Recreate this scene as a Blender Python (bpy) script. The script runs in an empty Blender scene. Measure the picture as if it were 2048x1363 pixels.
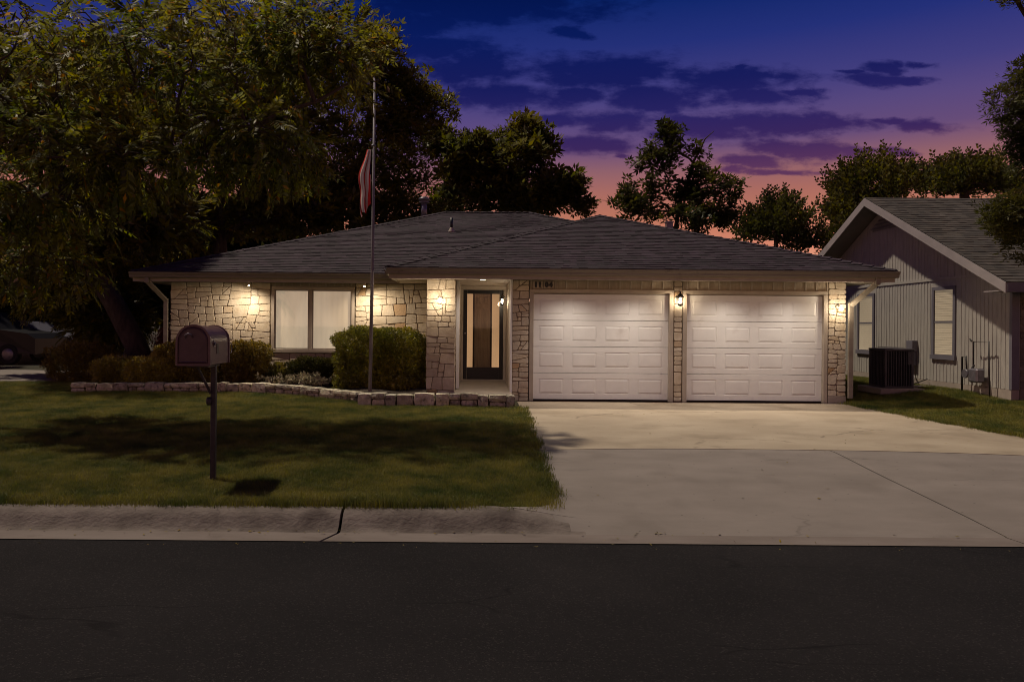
import bpy, math, random
import numpy as np
from mathutils import Vector, Matrix
R = math.radians
sc = bpy.context.scene
col = sc.collection
rng = random.Random(7)
nr = np.random.default_rng(11)

# ------------------------------------------------------------------ camera
F, CX, CY, CAMZ, ROLL = 1450.0, 955.0, 651.0, 1.51, 0.008
cam = bpy.data.objects.new('camera', bpy.data.cameras.new('camera'))
col.objects.link(cam)
cam.matrix_world = Matrix.Translation((0, 0, CAMZ)) @ Matrix.Rotation(R(90), 4, 'X') @ Matrix.Rotation(ROLL, 4, 'Z')
cam.data.sensor_width = 36
cam.data.lens = 36 * F / 2048
cam.data.shift_x = (1024 - CX) / 2048
cam.data.shift_y = -(681.5 - CY) / 2048
cam.data.clip_start = 0.1
cam.data.clip_end = 2000
sc.camera = cam
sc.view_settings.view_transform = 'Standard'
sc.view_settings.look = 'None'
sc.view_settings.exposure = 0
sc.view_settings.gamma = 1
sc.view_settings.use_curve_mapping = False
sc.cycles.max_bounces = 6
sc.cycles.transparent_max_bounces = 8
sc.cycles.sample_clamp_indirect = 3
sc.cycles.use_denoising = True
sc.cycles.pixel_filter_type = 'BLACKMAN_HARRIS'; sc.cycles.filter_width = .95

def srgb(r, g, b):
    f = lambda c: (c / 255 / 12.92) if c / 255 <= .04045 else ((c / 255 + .055) / 1.055) ** 2.4
    return (f(r), f(g), f(b), 1)

# ------------------------------------------------------------------ sky
world = bpy.data.worlds.new("World"); sc.world = world; world.use_nodes = True
wt = world.node_tree; wt.nodes.clear()
WN, WL = wt.nodes.new, wt.links.new
def wmath(op, a, b=None, c=None, clamp=False):
    n = WN('ShaderNodeMath'); n.operation = op; n.use_clamp = clamp
    for i, v in enumerate((a, b, c)):
        if v is None: continue
        if isinstance(v, (int, float)): n.inputs[i].default_value = v
        else: WL(v, n.inputs[i])
    return n.outputs[0]
tc = WN('ShaderNodeTexCoord')
sep = WN('ShaderNodeSeparateXYZ'); WL(tc.outputs['Generated'], sep.inputs[0])
X_, Y_, Z_ = sep.outputs
ramp = WN('ShaderNodeValToRGB')
el = ramp.color_ramp.elements
stops = [(0.0, (255, 205, 172)), (.055, (250, 186, 150)), (.105, (214, 134, 108)), (.144, (186, 117, 94)), (.175, (170, 107, 97)), (.205, (144, 97, 106)), (.235, (102, 76, 120)),
         (.267, (88, 72, 126)), (.30, (66, 62, 126)), (.355, (36, 48, 120)), (.41, (8, 36, 104)), (.55, (2, 24, 78)), (1, (1, 12, 50))]
el[0].position = stops[0][0]; el[0].color = srgb(*stops[0][1])
el[1].position = 1; el[1].color = srgb(*stops[-1][1])
for p, c in stops[1:-1]:
    e = el.new(p); e.color = srgb(*c)
WL(wmath('MAXIMUM', Z_, 0), ramp.inputs[0])
# cloud field: directions mapped to the plane in front, plus loose clouds everywhere else
ys = wmath('MAXIMUM', Y_, .12)
P_ = wmath('DIVIDE', X_, ys); Q_ = wmath('DIVIDE', Z_, ys)
comb = WN('ShaderNodeCombineXYZ'); WL(P_, comb.inputs[0]); WL(Q_, comb.inputs[1])
sc_v = WN('ShaderNodeVectorMath'); sc_v.operation = 'MULTIPLY'; WL(comb.outputs[0], sc_v.inputs[0]); sc_v.inputs[1].default_value = (9, 21, 1)
nz = WN('ShaderNodeTexNoise'); nz.inputs['Scale'].default_value = 1.0; nz.inputs['Detail'].default_value = 7; nz.inputs['Roughness'].default_value = .62
WL(sc_v.outputs[0], nz.inputs['Vector'])
nz2 = WN('ShaderNodeTexNoise'); nz2.inputs['Scale'].default_value = 2.3; nz2.inputs['Detail'].default_value = 9; nz2.inputs['Roughness'].default_value = .62
WL(sc_v.outputs[0], nz2.inputs['Vector'])
warp = WN('ShaderNodeVectorMath'); warp.operation = 'SUBTRACT'; WL(nz.outputs['Color'], warp.inputs[0]); warp.inputs[1].default_value = (.5, .5, .5)
warp2 = WN('ShaderNodeVectorMath'); warp2.operation = 'MULTIPLY'; WL(warp.outputs[0], warp2.inputs[0]); warp2.inputs[1].default_value = (.11, .030, 0)
pv = WN('ShaderNodeVectorMath'); pv.operation = 'ADD'; WL(comb.outputs[0], pv.inputs[0]); WL(warp2.outputs[0], pv.inputs[1])
CLOUDS = [(960, 12, 260, 36), (760, 45, 190, 34), (820, 95, 150, 30), (940, 130, 120, 42), (1190, 146, 155, 34), (1280, 140, 75, 26), (1460, 158, 130, 26),
          (1540, 150, 70, 12), (1010, 196, 125, 26), (900, 196, 50, 17), (1150, 190, 60, 16), (1300, 196, 115, 26), (1500, 194, 95, 20), (1220, 243, 95, 23),
          (1110, 245, 60, 13), (1400, 250, 115, 24), (1560, 248, 120, 24), (1670, 250, 70, 16), (1190, 292, 85, 16), (1230, 308, 25, 6), (1560, 296, 90, 18),
          (1640, 302, 80, 20), (1510, 322, 65, 14), (1570, 342, 70, 7), (1480, 338, 40, 9), (1745, 160, 70, 14), (1775, 138, 38, 15), (1825, 163, 42, 9),
          (1835, 132, 28, 7), (1855, 253, 58, 12), (1800, 306, 52, 10), (1785, 243, 32, 6), (1140, 65, 32, 10), (1590, 190, 45, 9), (1730, 304, 40, 6),
          (1480, 130, 20, 5), (1700, 145, 30, 5)]
acc = None
for cx, cy, rx, ry in CLOUDS:
    s = WN('ShaderNodeVectorMath'); s.operation = 'SUBTRACT'; WL(pv.outputs[0], s.inputs[0]); s.inputs[1].default_value = ((cx - CX) / F, (CY + .008 * (cx - CX) - cy) / F, 0)
    m = WN('ShaderNodeVectorMath'); m.operation = 'MULTIPLY'; WL(s.outputs[0], m.inputs[0]); m.inputs[1].default_value = (F / rx, F / ry, 0)
    l = WN('ShaderNodeVectorMath'); l.operation = 'LENGTH'; WL(m.outputs[0], l.inputs[0])
    d = wmath('SUBTRACT', 1.28, l.outputs['Value'])
    acc = d if acc is None else wmath('MAXIMUM', acc, d)
fr = wmath('GREATER_THAN', Y_, .12)
inside = wmath('MULTIPLY', fr, wmath('LESS_THAN', wmath('ABSOLUTE', P_), .8))
gen = WN('ShaderNodeMapping'); WL(tc.outputs['Generated'], gen.inputs[0]); gen.inputs['Scale'].default_value = (2.2, 2.2, 9)
gn = WN('ShaderNodeTexNoise'); gn.inputs['Scale'].default_value = 1.6; gn.inputs['Detail'].default_value = 6; WL(gen.outputs[0], gn.inputs['Vector'])
generic = wmath('MULTIPLY', wmath('SUBTRACT', gn.outputs['Fac'], .56), 4)
accs = wmath('ADD', wmath('MULTIPLY', acc, inside), wmath('MULTIPLY', generic, wmath('SUBTRACT', 1, inside)))
dn = wmath('ADD', accs, wmath('MULTIPLY', wmath('SUBTRACT', nz2.outputs['Fac'], .5), 2.4))
mr = WN('ShaderNodeMapRange'); mr.interpolation_type = 'SMOOTHSTEP'; WL(dn, mr.inputs[0]); mr.inputs[1].default_value = -.22; mr.inputs[2].default_value = .72; mr.inputs[4].default_value = .93
cr = WN('ShaderNodeValToRGB'); ce = cr.color_ramp.elements
cst = [(.10, (104, 62, 84)), (.20, (86, 48, 90)), (.235, (54, 34, 90)), (.275, (34, 30, 94)), (.31, (18, 24, 88)), (.37, (6, 24, 88)), (.45, (1, 16, 64))]
ce[0].position = cst[0][0]; ce[0].color = srgb(*cst[0][1]); ce[1].position = cst[-1][0]; ce[1].color = srgb(*cst[-1][1])
for p, c in cst[1:-1]:
    e = ce.new(p); e.color = srgb(*c)
WL(Z_, cr.inputs[0])
mix = WN('ShaderNodeMix'); mix.data_type = 'RGBA'; WL(mr.outputs[0], mix.inputs[0]); WL(ramp.outputs[0], mix.inputs[6]); WL(cr.outputs[0], mix.inputs[7])
bg = WN('ShaderNodeBackground'); bg.inputs[1].default_value = 1.0; WL(mix.outputs[2], bg.inputs[0])
wo = WN('ShaderNodeOutputWorld'); WL(bg.outputs[0], wo.inputs[0])
world.cycles.sampling_method = 'MANUAL'; world.cycles.sample_map_resolution = 512

# ------------------------------------------------------------------ low key light from behind the left trees
sun = bpy.data.objects.new('sun', bpy.data.lights.new('sun', 'SUN')); col.objects.link(sun)
sun.data.energy = 2.7; sun.data.angle = R(1.6); sun.data.color = (1, .86, .67)
sun.rotation_euler = Vector((-.42, .20, .90)).to_track_quat('Z', 'Y').to_euler()

# ------------------------------------------------------------------ helpers
WP = {}
def at(px, py, D):
    u, v = px - CX, py - CY
    u, v = u + ROLL * v, v - ROLL * u
    return Vector((u * D / F, D, CAMZ - v * D / F))
def tag(o, label=None, cat=None, group=None, kind=None):
    for k, v in (('label', label), ('category', cat), ('group', group), ('kind', kind)):
        if v: o[k] = v
    return o
def empty(name, loc, label=None, cat=None, group=None, parent=None):
    o = bpy.data.objects.new(name, None); col.objects.link(o)
    loc = Vector(loc); o.empty_display_size = .1
    if parent: o.parent = parent; o.location = loc - WP[parent]
    else: o.location = loc
    WP[o] = loc
    return tag(o, label, cat, group)
def link_mesh(name, me, mats, parent, origin):
    for m in (mats if isinstance(mats, (list, tuple)) else [mats]): me.materials.append(m)
    o = bpy.data.objects.new(name, me); col.objects.link(o)
    if parent: o.parent = parent; o.location = origin - WP[parent]
    else: o.location = origin
    WP[o] = origin.copy()
    return o
class MB:
    def __init__(s): s.v = []; s.f = []; s.m = []; s.sm = []
    def add(s, vs, fs, mi=0, smooth=False):
        b = len(s.v); s.v += [tuple(p) for p in vs]
        for f in fs: s.f.append([b + i for i in f]); s.m.append(mi); s.sm.append(smooth)
        return s
    def box(s, x0, x1, y0, y1, z0, z1, mi=0, bev=0):
        if bev:
            b = bev; vs = []; 
            for (X0, X1, Y0, Y1, Z0, Z1) in ((x0 + b, x1 - b, y0 + b, y1 - b, z0, z1), (x0, x1, y0 + b, y1 - b, z0 + b, z1 - b), (x0 + b, x1 - b, y0, y1, z0 + b, z1 - b)):
                vs += [(X, Y, Z) for Z in (Z0, Z1) for Y in (Y0, Y1) for X in (X0, X1)]
            # a: z faces 0-7, b: x faces 8-15, c: y faces 16-23 ; index = z*4+y*2+x
            f = [(0, 2, 3, 1), (4, 5, 7, 6), (8, 12, 14, 10), (9, 11, 15, 13), (16, 17, 21, 20), (18, 22, 23, 19)]
            for y in (0, 1):
                for z in (0, 1):
                    a = z * 4 + y * 2; q = (a, a + 1, 16 + a + 1, 16 + a); f.append(q if (y ^ z) == 0 else q[::-1])
            for x in (0, 1):
                for z in (0, 1):
                    a = z * 4 + x; q = (a, a + 2, 8 + a + 2, 8 + a); f.append(q if (x ^ z) else q[::-1])
            for x in (0, 1):
                for y in (0, 1):
                    a = y * 2 + x; q = (8 + a, 8 + a + 4, 16 + a + 4, 16 + a); f.append(q if (x ^ y) else q[::-1])
            for x in (0, 1):
                for y in (0, 1):
                    for z in (0, 1):
                        a = z * 4 + y * 2 + x; q = (a, 8 + a, 16 + a); f.append(q if (x ^ y ^ z) else q[::-1])
            return s.add(vs, f, mi)
        vs = [(X, Y, Z) for Z in (z0, z1) for Y in (y0, y1) for X in (x0, x1)]
        return s.add(vs, [(0, 2, 3, 1), (4, 5, 7, 6), (0, 1, 5, 4), (2, 6, 7, 3), (0, 4, 6, 2), (1, 3, 7, 5)], mi)
    def tube(s, pts, rad, n=8, mi=0, cap=True, smooth=True):
        pts = [Vector(p) for p in pts]; k = len(pts)
        rad = [rad] * k if isinstance(rad, (int, float)) else rad
        b = len(s.v); up = None
        for i, p in enumerate(pts):
            t = (pts[min(i + 1, k - 1)] - pts[max(i - 1, 0)]).normalized()
            if up is None: up = Vector((0, 0, 1)) if abs(t.z) < .9 else Vector((1, 0, 0))
            a = t.cross(up).normalized(); c = a.cross(t).normalized(); up = c
            for j in range(n):
                w = 2 * math.pi * j / n; s.v.append(tuple(p + (a * math.cos(w) + c * math.sin(w)) * rad[i]))
        for i in range(k - 1):
            for j in range(n):
                s.f.append([b + i * n + j, b + i * n + (j + 1) % n, b + (i + 1) * n + (j + 1) % n, b + (i + 1) * n + j]); s.m.append(mi); s.sm.append(smooth)
        if cap:
            s.f.append([b + j for j in range(n)][::-1]); s.m.append(mi); s.sm.append(False)
            s.f.append([b + (k - 1) * n + j for j in range(n)]); s.m.append(mi); s.sm.append(False)
        return s
    def lathe(s, c, prof, n=12, mi=0, axis='z'):
        c = Vector(c); b = len(s.v)
        for r, h in prof:
            for j in range(n):
                w = 2 * math.pi * j / n; a, d = r * math.cos(w), r * math.sin(w)
                s.v.append(tuple(c + (Vector((a, d, h)) if axis == 'z' else Vector((a, -h, d)) if axis == 'y' else Vector((h, a, d)))))
        for i in range(len(prof) - 1):
            for j in range(n):
                s.f.append([b + i * n + j, b + i * n + (j + 1) % n, b + (i + 1) * n + (j + 1) % n, b + (i + 1) * n + j]); s.m.append(mi); s.sm.append(True)
        s.f.append([b + j for j in range(n)][::-1]); s.m.append(mi); s.sm.append(False)
        s.f.append([b + (len(prof) - 1) * n + j for j in range(n)]); s.m.append(mi); s.sm.append(False)
        return s
    def prism(s, poly, a0, a1, axis='x', mi=0):
        """poly in the two other axes (y,z) / (x,z) / (x,y), extruded from a0 to a1"""
        def mk(a, p): return (a, p[0], p[1]) if axis == 'x' else (p[0], a, p[1]) if axis == 'y' else (p[0], p[1], a)
        n = len(poly); vs = [mk(a0, p) for p in poly] + [mk(a1, p) for p in poly]
        fs = [list(range(n)), list(range(n, 2 * n))[::-1]] + [[i, (i + 1) % n, n + (i + 1) % n, n + i] for i in range(n)]
        return s.add(vs, fs, mi)
    def build(s, name, mats, parent=None):
        v = np.array(s.v, dtype=float); og = Vector(((v[:, 0].min() + v[:, 0].max()) / 2, (v[:, 1].min() + v[:, 1].max()) / 2, v[:, 2].min()))
        v = v - np.array(og)
        me = bpy.data.meshes.new(name); me.from_pydata(v.tolist(), [], s.f)
        if any(s.m): me.polygons.foreach_set('material_index', s.m)
        me.polygons.foreach_set('use_smooth', s.sm); me.update()
        return link_mesh(name, me, mats, parent, og)
def grid_mesh(name, fn, us, vs, mat, parent=None, smooth=True, skirt=0):
    """surface fn(u,v)->(x,y,z) over the two parameter lists"""
    m = MB(); nu, nv = len(us), len(vs)
    for v in vs:
        for u in us: m.v.append(tuple(fn(u, v)))
    for j in range(nv - 1):
        for i in range(nu - 1):
            a = j * nu + i; m.f.append([a, a + 1, a + nu + 1, a + nu]); m.m.append(0); m.sm.append(smooth)
    if skirt:
        ring = [i for i in range(nu)] + [j * nu + nu - 1 for j in range(1, nv)] + [(nv - 1) * nu + i for i in range(nu - 2, -1, -1)] + [j * nu for j in range(nv - 2, 0, -1)]
        b = len(m.v); k = len(ring)
        for r in ring: m.v.append(m.v[r])
        for r in ring: x, y, z = m.v[r]; m.v.append((x, y, z - skirt))
        for i in range(k): m.f.append([b + i, b + k + i, b + k + (i + 1) % k, b + (i + 1) % k]); m.m.append(0); m.sm.append(False)
    return m.build(name, mat, parent)

# ------------------------------------------------------------------ materials
MATS = {}
def mat(name, c1, c2=None, rough=.8, scale=3.0, bump=0.0, bscale=40.0, rnd=0.0, metal=0.0, detail=4, emis=None, estr=0, spec=.5, rndsrc='obj', c3=None, c3t=.88, stretch=(1, 1, 1), dirt=None, bdist=.01):
    m = bpy.data.materials.new(name); m.use_nodes = True; nt = m.node_tree; n = nt.nodes; L = nt.links.new
    b = n['Principled BSDF']; b.inputs['Roughness'].default_value = rough; b.inputs['Metallic'].default_value = metal
    b.inputs['Specular IOR Level'].default_value = spec
    c1 = tuple(c1[:3]) + (1,); c2 = tuple((c2 or c1)[:3]) + (1,)
    geo = n.new('ShaderNodeNewGeometry'); mp = n.new('ShaderNodeMapping'); mp.inputs['Scale'].default_value = stretch; L(geo.outputs['Position'], mp.inputs[0])
    t = n.new('ShaderNodeTexNoise'); t.inputs['Scale'].default_value = scale; t.inputs['Detail'].default_value = detail; t.inputs['Roughness'].default_value = .6; L(mp.outputs[0], t.inputs['Vector'])
    r = n.new('ShaderNodeMapRange'); r.inputs[1].default_value = .35; r.inputs[2].default_value = .65; L(t.outputs['Fac'], r.inputs[0])
    mx = n.new('ShaderNodeMix'); mx.data_type = 'RGBA'; mx.inputs[6].default_value = c1; mx.inputs[7].default_value = c2; L(r.outputs[0], mx.inputs[0])
    out = mx.outputs[2]
    if rnd or c3:
        if rndsrc == 'obj': oi = n.new('ShaderNodeObjectInfo'); rv = oi.outputs['Random']
        else: rv = geo.outputs['Random Per Island']
        if c3:
            g = n.new('ShaderNodeMapRange'); g.inputs[1].default_value = c3t; g.inputs[2].default_value = c3t + .03; L(rv, g.inputs[0])
            m3 = n.new('ShaderNodeMix'); m3.data_type = 'RGBA'; L(g.outputs[0], m3.inputs[0]); L(out, m3.inputs[6]); m3.inputs[7].default_value = tuple(c3[:3]) + (1,); out = m3.outputs[2]
        if rnd:
            w = n.new('ShaderNodeTexWhiteNoise'); w.noise_dimensions = '1D'; L(rv, w.inputs['W'])
            hs = n.new('ShaderNodeHueSaturation'); q = n.new('ShaderNodeMapRange'); q.inputs[3].default_value = 1 - rnd; q.inputs[4].default_value = 1 + rnd; L(w.outputs['Value'], q.inputs[0]); L(q.outputs[0], hs.inputs['Value'])
            q2 = n.new('ShaderNodeMapRange'); q2.inputs[3].default_value = 1 - rnd * .8; q2.inputs[4].default_value = 1 + rnd * .8; L(w.outputs['Color'], q2.inputs[0]); L(q2.outputs[0], hs.inputs['Saturation'])
            L(out, hs.inputs['Color']); out = hs.outputs[0]
    if dirt:
        t3 = n.new('ShaderNodeTexNoise'); t3.inputs['Scale'].default_value = dirt[1]; t3.inputs['Detail'].default_value = 6; L(geo.outputs['Position'], t3.inputs['Vector'])
        g3 = n.new('ShaderNodeMapRange'); g3.inputs[1].default_value = dirt[2]; g3.inputs[2].default_value = dirt[2] + .14; g3.inputs[4].default_value = dirt[3]; L(t3.outputs['Fac'], g3.inputs[0])
        m4 = n.new('ShaderNodeMix'); m4.data_type = 'RGBA'; L(g3.outputs[0], m4.inputs[0]); L(out, m4.inputs[6]); m4.inputs[7].default_value = tuple(dirt[0][:3]) + (1,); out = m4.outputs[2]
    L(out, b.inputs['Base Color'])
    if bump:
        t2 = n.new('ShaderNodeTexNoise'); t2.inputs['Scale'].default_value = bscale; t2.inputs['Detail'].default_value = 5; L(mp.outputs[0], t2.inputs['Vector'])
        bp = n.new('ShaderNodeBump'); bp.inputs['Strength'].default_value = bump; bp.inputs['Distance'].default_value = bdist; L(t2.outputs['Fac'], bp.inputs['Height']); L(bp.outputs[0], b.inputs['Normal'])
    if emis: b.inputs['Emission Color'].default_value = tuple(emis[:3]) + (1,); b.inputs['Emission Strength'].default_value = estr
    MATS[name] = m; return m
def leafmat(name, c1, c2, rnd=.35, trans=.35, rough=.5, c3=None):
    m = mat(name, c1, c2, rough=rough, scale=.9, rnd=rnd, rndsrc='isl', c3=c3, c3t=.94, spec=.35); nt = m.node_tree; n = nt.nodes; L = nt.links.new
    b = n['Principled BSDF']; o = n['Material Output']; tr = n.new('ShaderNodeBsdfTranslucent'); L(b.inputs['Base Color'].links[0].from_socket, tr.inputs[0])
    mx = n.new('ShaderNodeMixShader'); mx.inputs[0].default_value = trans; L(b.outputs[0], mx.inputs[1]); L(tr.outputs[0], mx.inputs[2]); L(mx.outputs[0], o.inputs[0]); return m
M_stone = mat('limestone', (.45, .375, .275), (.53, .46, .36), rough=.85, scale=7, bump=.45, bscale=26, rnd=.10, c3=(.40, .27, .15), c3t=.94, bdist=.015, dirt=((.30, .22, .14), 4, .62, .45))
M_mortar = mat('mortar', (.20, .16, .115), (.26, .21, .155), rough=.95, scale=12, bump=.5, bscale=90)
M_rock = mat('garden_rock', (.36, .33, .24), (.62, .57, .44), rough=.9, scale=9, bump=.9, bscale=30, rnd=.3, bdist=.03, dirt=((.07, .055, .045), 11, .53, .8))
M_shingle = mat('shingle', (.027, .0172, .0250), (.043, .029, .040), rough=.9, scale=1.2, bump=.6, bscale=160, rnd=.34, rndsrc='isl')
M_shingle2 = mat('shingle_weathered', (.050, .042, .036), (.080, .068, .058), rough=.9, scale=2.2, bump=.5, bscale=120, rnd=.3, rndsrc='isl')
M_deck = mat('roof_deck', (.02, .016, .02))
M_gutter = mat('gutter_paint', (.20, .17, .135), (.26, .225, .18), rough=.45, scale=1.5, stretch=(.4, 1, 6), dirt=((.08, .06, .045), 6, .62, .5))
M_trim = mat('beige_trim', (.34, .29, .235), (.40, .345, .28), rough=.6, scale=4)
M_soffit = mat('soffit_paint', (.46, .39, .32), (.52, .45, .37), rough=.7, scale=3)
M_white = mat('white_paint', (.72, .715, .69), (.78, .775, .75), rough=.42, scale=2.5, bump=.12, bscale=70, dirt=((.5, .46, .42), 2.5, .62, .5), bdist=.004)
M_sid = mat('beige_siding', (.30, .25, .19), (.36, .30, .23), rough=.75, scale=8, bump=.4, bscale=30, stretch=(3, 3, .4))
M_black = mat('black_metal', (.012, .012, .014), rough=.35)
M_darkseal = mat('rubber_seal', (.01, .01, .01), rough=.8)
M_conc_old = mat('driveway_concrete', (.29, .232, .165), (.37, .305, .225), rough=.9, scale=.8, detail=9, bump=.35, bscale=70, dirt=((.20, .155, .105), .9, .52, .6), stretch=(1, 1.6, 1), bdist=.006)
M_pan = mat('gutter_pan_concrete', (.15, .122, .108), (.19, .158, .142), spec=.2, rough=.9, scale=3, detail=9, bump=.3, bscale=120, stretch=(.4, 1, 1), dirt=((.09, .07, .062), 3, .6, .5), bdist=.004)
M_conc = mat('apron_concrete', (.175, .148, .130), (.215, .183, .163), rough=.9, scale=1.1, detail=8, bump=.3, bscale=90, dirt=((.135, .112, .097), 1.6, .55, .5), stretch=(1, 2.2, 1), bdist=.005)
M_curb = mat('curb_concrete', (.115, .096, .084), (.19, .160, .142), spec=.15, rough=.95, scale=5, detail=10, bump=.9, bscale=38, dirt=((.055, .042, .038), 2.2, .54, .65), stretch=(.7, 1, 1), bdist=.012)
M_porch = mat('porch_concrete', (.30, .25, .20), (.36, .30, .24), rough=.8, scale=4)
M_found = mat('foundation', (.30, .25, .21), (.36, .30, .26), rough=.9, scale=4, bump=.3)
M_soil = mat('soil', (.030, .020, .013), (.06, .042, .028), rough=1, scale=14, bump=1, bscale=40, bdist=.03)
M_ground = mat('ground_earth', (.018, .017, .008), (.035, .03, .014), rough=1, scale=2, bump=.8, bscale=20, bdist=.05)
M_lawn = mat('lawn_soil', (.030, .030, .011), (.052, .045, .020), rough=1, scale=5, bump=.9, bscale=70, bdist=.02)
M_wood = mat('door_wood', (.40, .34, .28), (.52, .45, .375), rough=.6, scale=3, stretch=(8, 8, .6), bump=.15)
M_grey = mat('grey_siding', (.36, .335, .305), (.42, .39, .355), rough=.75, scale=6, stretch=(2, 2, .5), bump=.3, bscale=40, dirt=((.30, .275, .25), 3, .6, .4))
M_greytrim = mat('grey_trim', (.135, .125, .155), (.17, .16, .19), rough=.6)
M_rake = mat('rake_trim', (.30, .27, .275), (.35, .315, .32), rough=.6)
M_soff2 = mat('grey_soffit', (.20, .18, .17), (.24, .215, .20), rough=.8)
M_mail = mat('mailbox_paint', (.125, .070, .068), (.165, .098, .092), rough=.34, scale=9, bump=.1, bscale=120, spec=.5, dirt=((.09, .06, .055), 14, .58, .5))
M_mail2 = mat('mailbox_door_paint', (.075, .040, .040), (.10, .055, .055), rough=.4, scale=12, dirt=((.14, .10, .09), 26, .66, .6))
M_post = mat('dark_post', (.020, .017, .020), (.034, .028, .03), rough=.5, scale=20, bump=.2)
M_pole = mat('galvanized_pole', (.17, .16, .18), (.24, .22, .24), rough=.6, scale=10, stretch=(1, 1, .2))
M_galv = mat('galvanized_vent', (.16, .15, .17), (.24, .22, .25), rough=.4, metal=.5, scale=14)
M_bark = mat('bark', (.045, .030, .022), (.085, .060, .045), rough=.95, scale=9, bump=1, bscale=22, stretch=(1, 1, .3), bdist=.03)
M_bark2 = mat('bark_grey', (.08, .062, .052), (.13, .10, .088), rough=.95, scale=10, bump=1, bscale=24, stretch=(1, 1, .3), bdist=.02)
L_near = leafmat('yellow_green_leaves', (.090, .118, .019), (.215, .190, .028), rnd=.6, trans=.6, rough=.5, c3=(.30, .15, .025))
L_oak = leafmat('dark_green_leaves', (.085, .095, .016), (.19, .155, .022), rnd=.55, trans=.55, rough=.4, c3=(.18, .11, .02))
L_mid = leafmat('olive_leaves', (.075, .085, .018), (.155, .13, .024), rnd=.55, trans=.55)
L_dim = leafmat('deep_green_leaves', (.042, .05, .012), (.09, .082, .017), rnd=.5, trans=.45)
L_hedge = leafmat('hedge_leaves', (.12, .135, .020), (.30, .26, .036), rnd=.45, trans=.25, rough=.38)
L_rust = leafmat('rusty_leaves', (.15, .105, .024), (.25, .20, .034), rnd=.5, trans=.25, rough=.42)
L_pale = leafmat('pale_leaves', (.34, .32, .20), (.52, .48, .33), rnd=.35, trans=.2, rough=.6)
L_herb = leafmat('herb_leaves', (.24, .23, .045), (.40, .33, .07), rnd=.4, trans=.35)
L_red = leafmat('reddish_leaves', (.16, .04, .028), (.20, .07, .04), rnd=.4, trans=.3)

def asphalt():
    m = mat('asphalt', (.0125, .0115, .0125), (.021, .0188, .0198), rough=.95, scale=.55, detail=9, bump=1, bscale=190, bdist=.012, spec=.12)
    nt = m.node_tree; n = nt.nodes; L = nt.links.new; b = n['Principled BSDF']; src = b.inputs['Base Color'].links[0].from_socket
    g = n.new('ShaderNodeNewGeometry')
    v = n.new('ShaderNodeTexVoronoi'); v.inputs['Scale'].default_value = 120; L(g.outputs['Position'], v.inputs['Vector'])
    sp = n.new('ShaderNodeSeparateColor'); L(v.outputs['Color'], sp.inputs[0])
    mr = n.new('ShaderNodeMapRange'); mr.inputs[1].default_value = .86; mr.inputs[2].default_value = 1; L(sp.outputs[0], mr.inputs[0])
    mr.inputs[4].default_value = .42
    mx = n.new('ShaderNodeMix'); mx.data_type = 'RGBA'; L(mr.outputs[0], mx.inputs[0]); L(src, mx.inputs[6]); mx.inputs[7].default_value = (.075, .065, .062, 1)
    # thin cracks
    mp = n.new('ShaderNodeMapping'); mp.inputs['Scale'].default_value = (.45, 1.5, 1); L(g.outputs['Position'], mp.inputs[0])
    nn = n.new('ShaderNodeTexNoise'); nn.inputs['Scale'].default_value = 3; nn.inputs['Detail'].default_value = 6; L(mp.outputs[0], nn.inputs['Vector'])
    ad = n.new('ShaderNodeMix'); ad.data_type = 'VECTOR'; ad.inputs[0].default_value = .22; L(mp.outputs[0], ad.inputs[4]); L(nn.outputs['Color'], ad.inputs[5])
    vc = n.new('ShaderNodeTexVoronoi'); vc.feature = 'DISTANCE_TO_EDGE'; vc.inputs['Scale'].default_value = 1.1; L(ad.outputs[1], vc.inputs['Vector'])
    c = n.new('ShaderNodeMapRange'); c.inputs[1].default_value = .004; c.inputs[2].default_value = .010; c.inputs[3].default_value = 1; c.inputs[4].default_value = 0; L(vc.outputs['Distance'], c.inputs[0])
    n3 = n.new('ShaderNodeTexNoise'); n3.inputs['Scale'].default_value = .8; L(g.outputs['Position'], n3.inputs['Vector'])
    c3 = n.new('ShaderNodeMapRange'); c3.inputs[1].default_value = .51; c3.inputs[2].default_value = .58; c3.inputs[4].default_value = .75; L(n3.outputs['Fac'], c3.inputs[0])
    mu = n.new('ShaderNodeMath'); mu.operation = 'MULTIPLY'; L(c.outputs[0], mu.inputs[0]); L(c3.outputs[0], mu.inputs[1])
    m2 = n.new('ShaderNodeMix'); m2.data_type = 'RGBA'; L(mu.outputs[0], m2.inputs[0]); L(mx.outputs[2], m2.inputs[6]); m2.inputs[7].default_value = (.008, .007, .008, 1)
    L(m2.outputs[2], b.inputs['Base Color']); return m
M_asph = asphalt()
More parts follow.
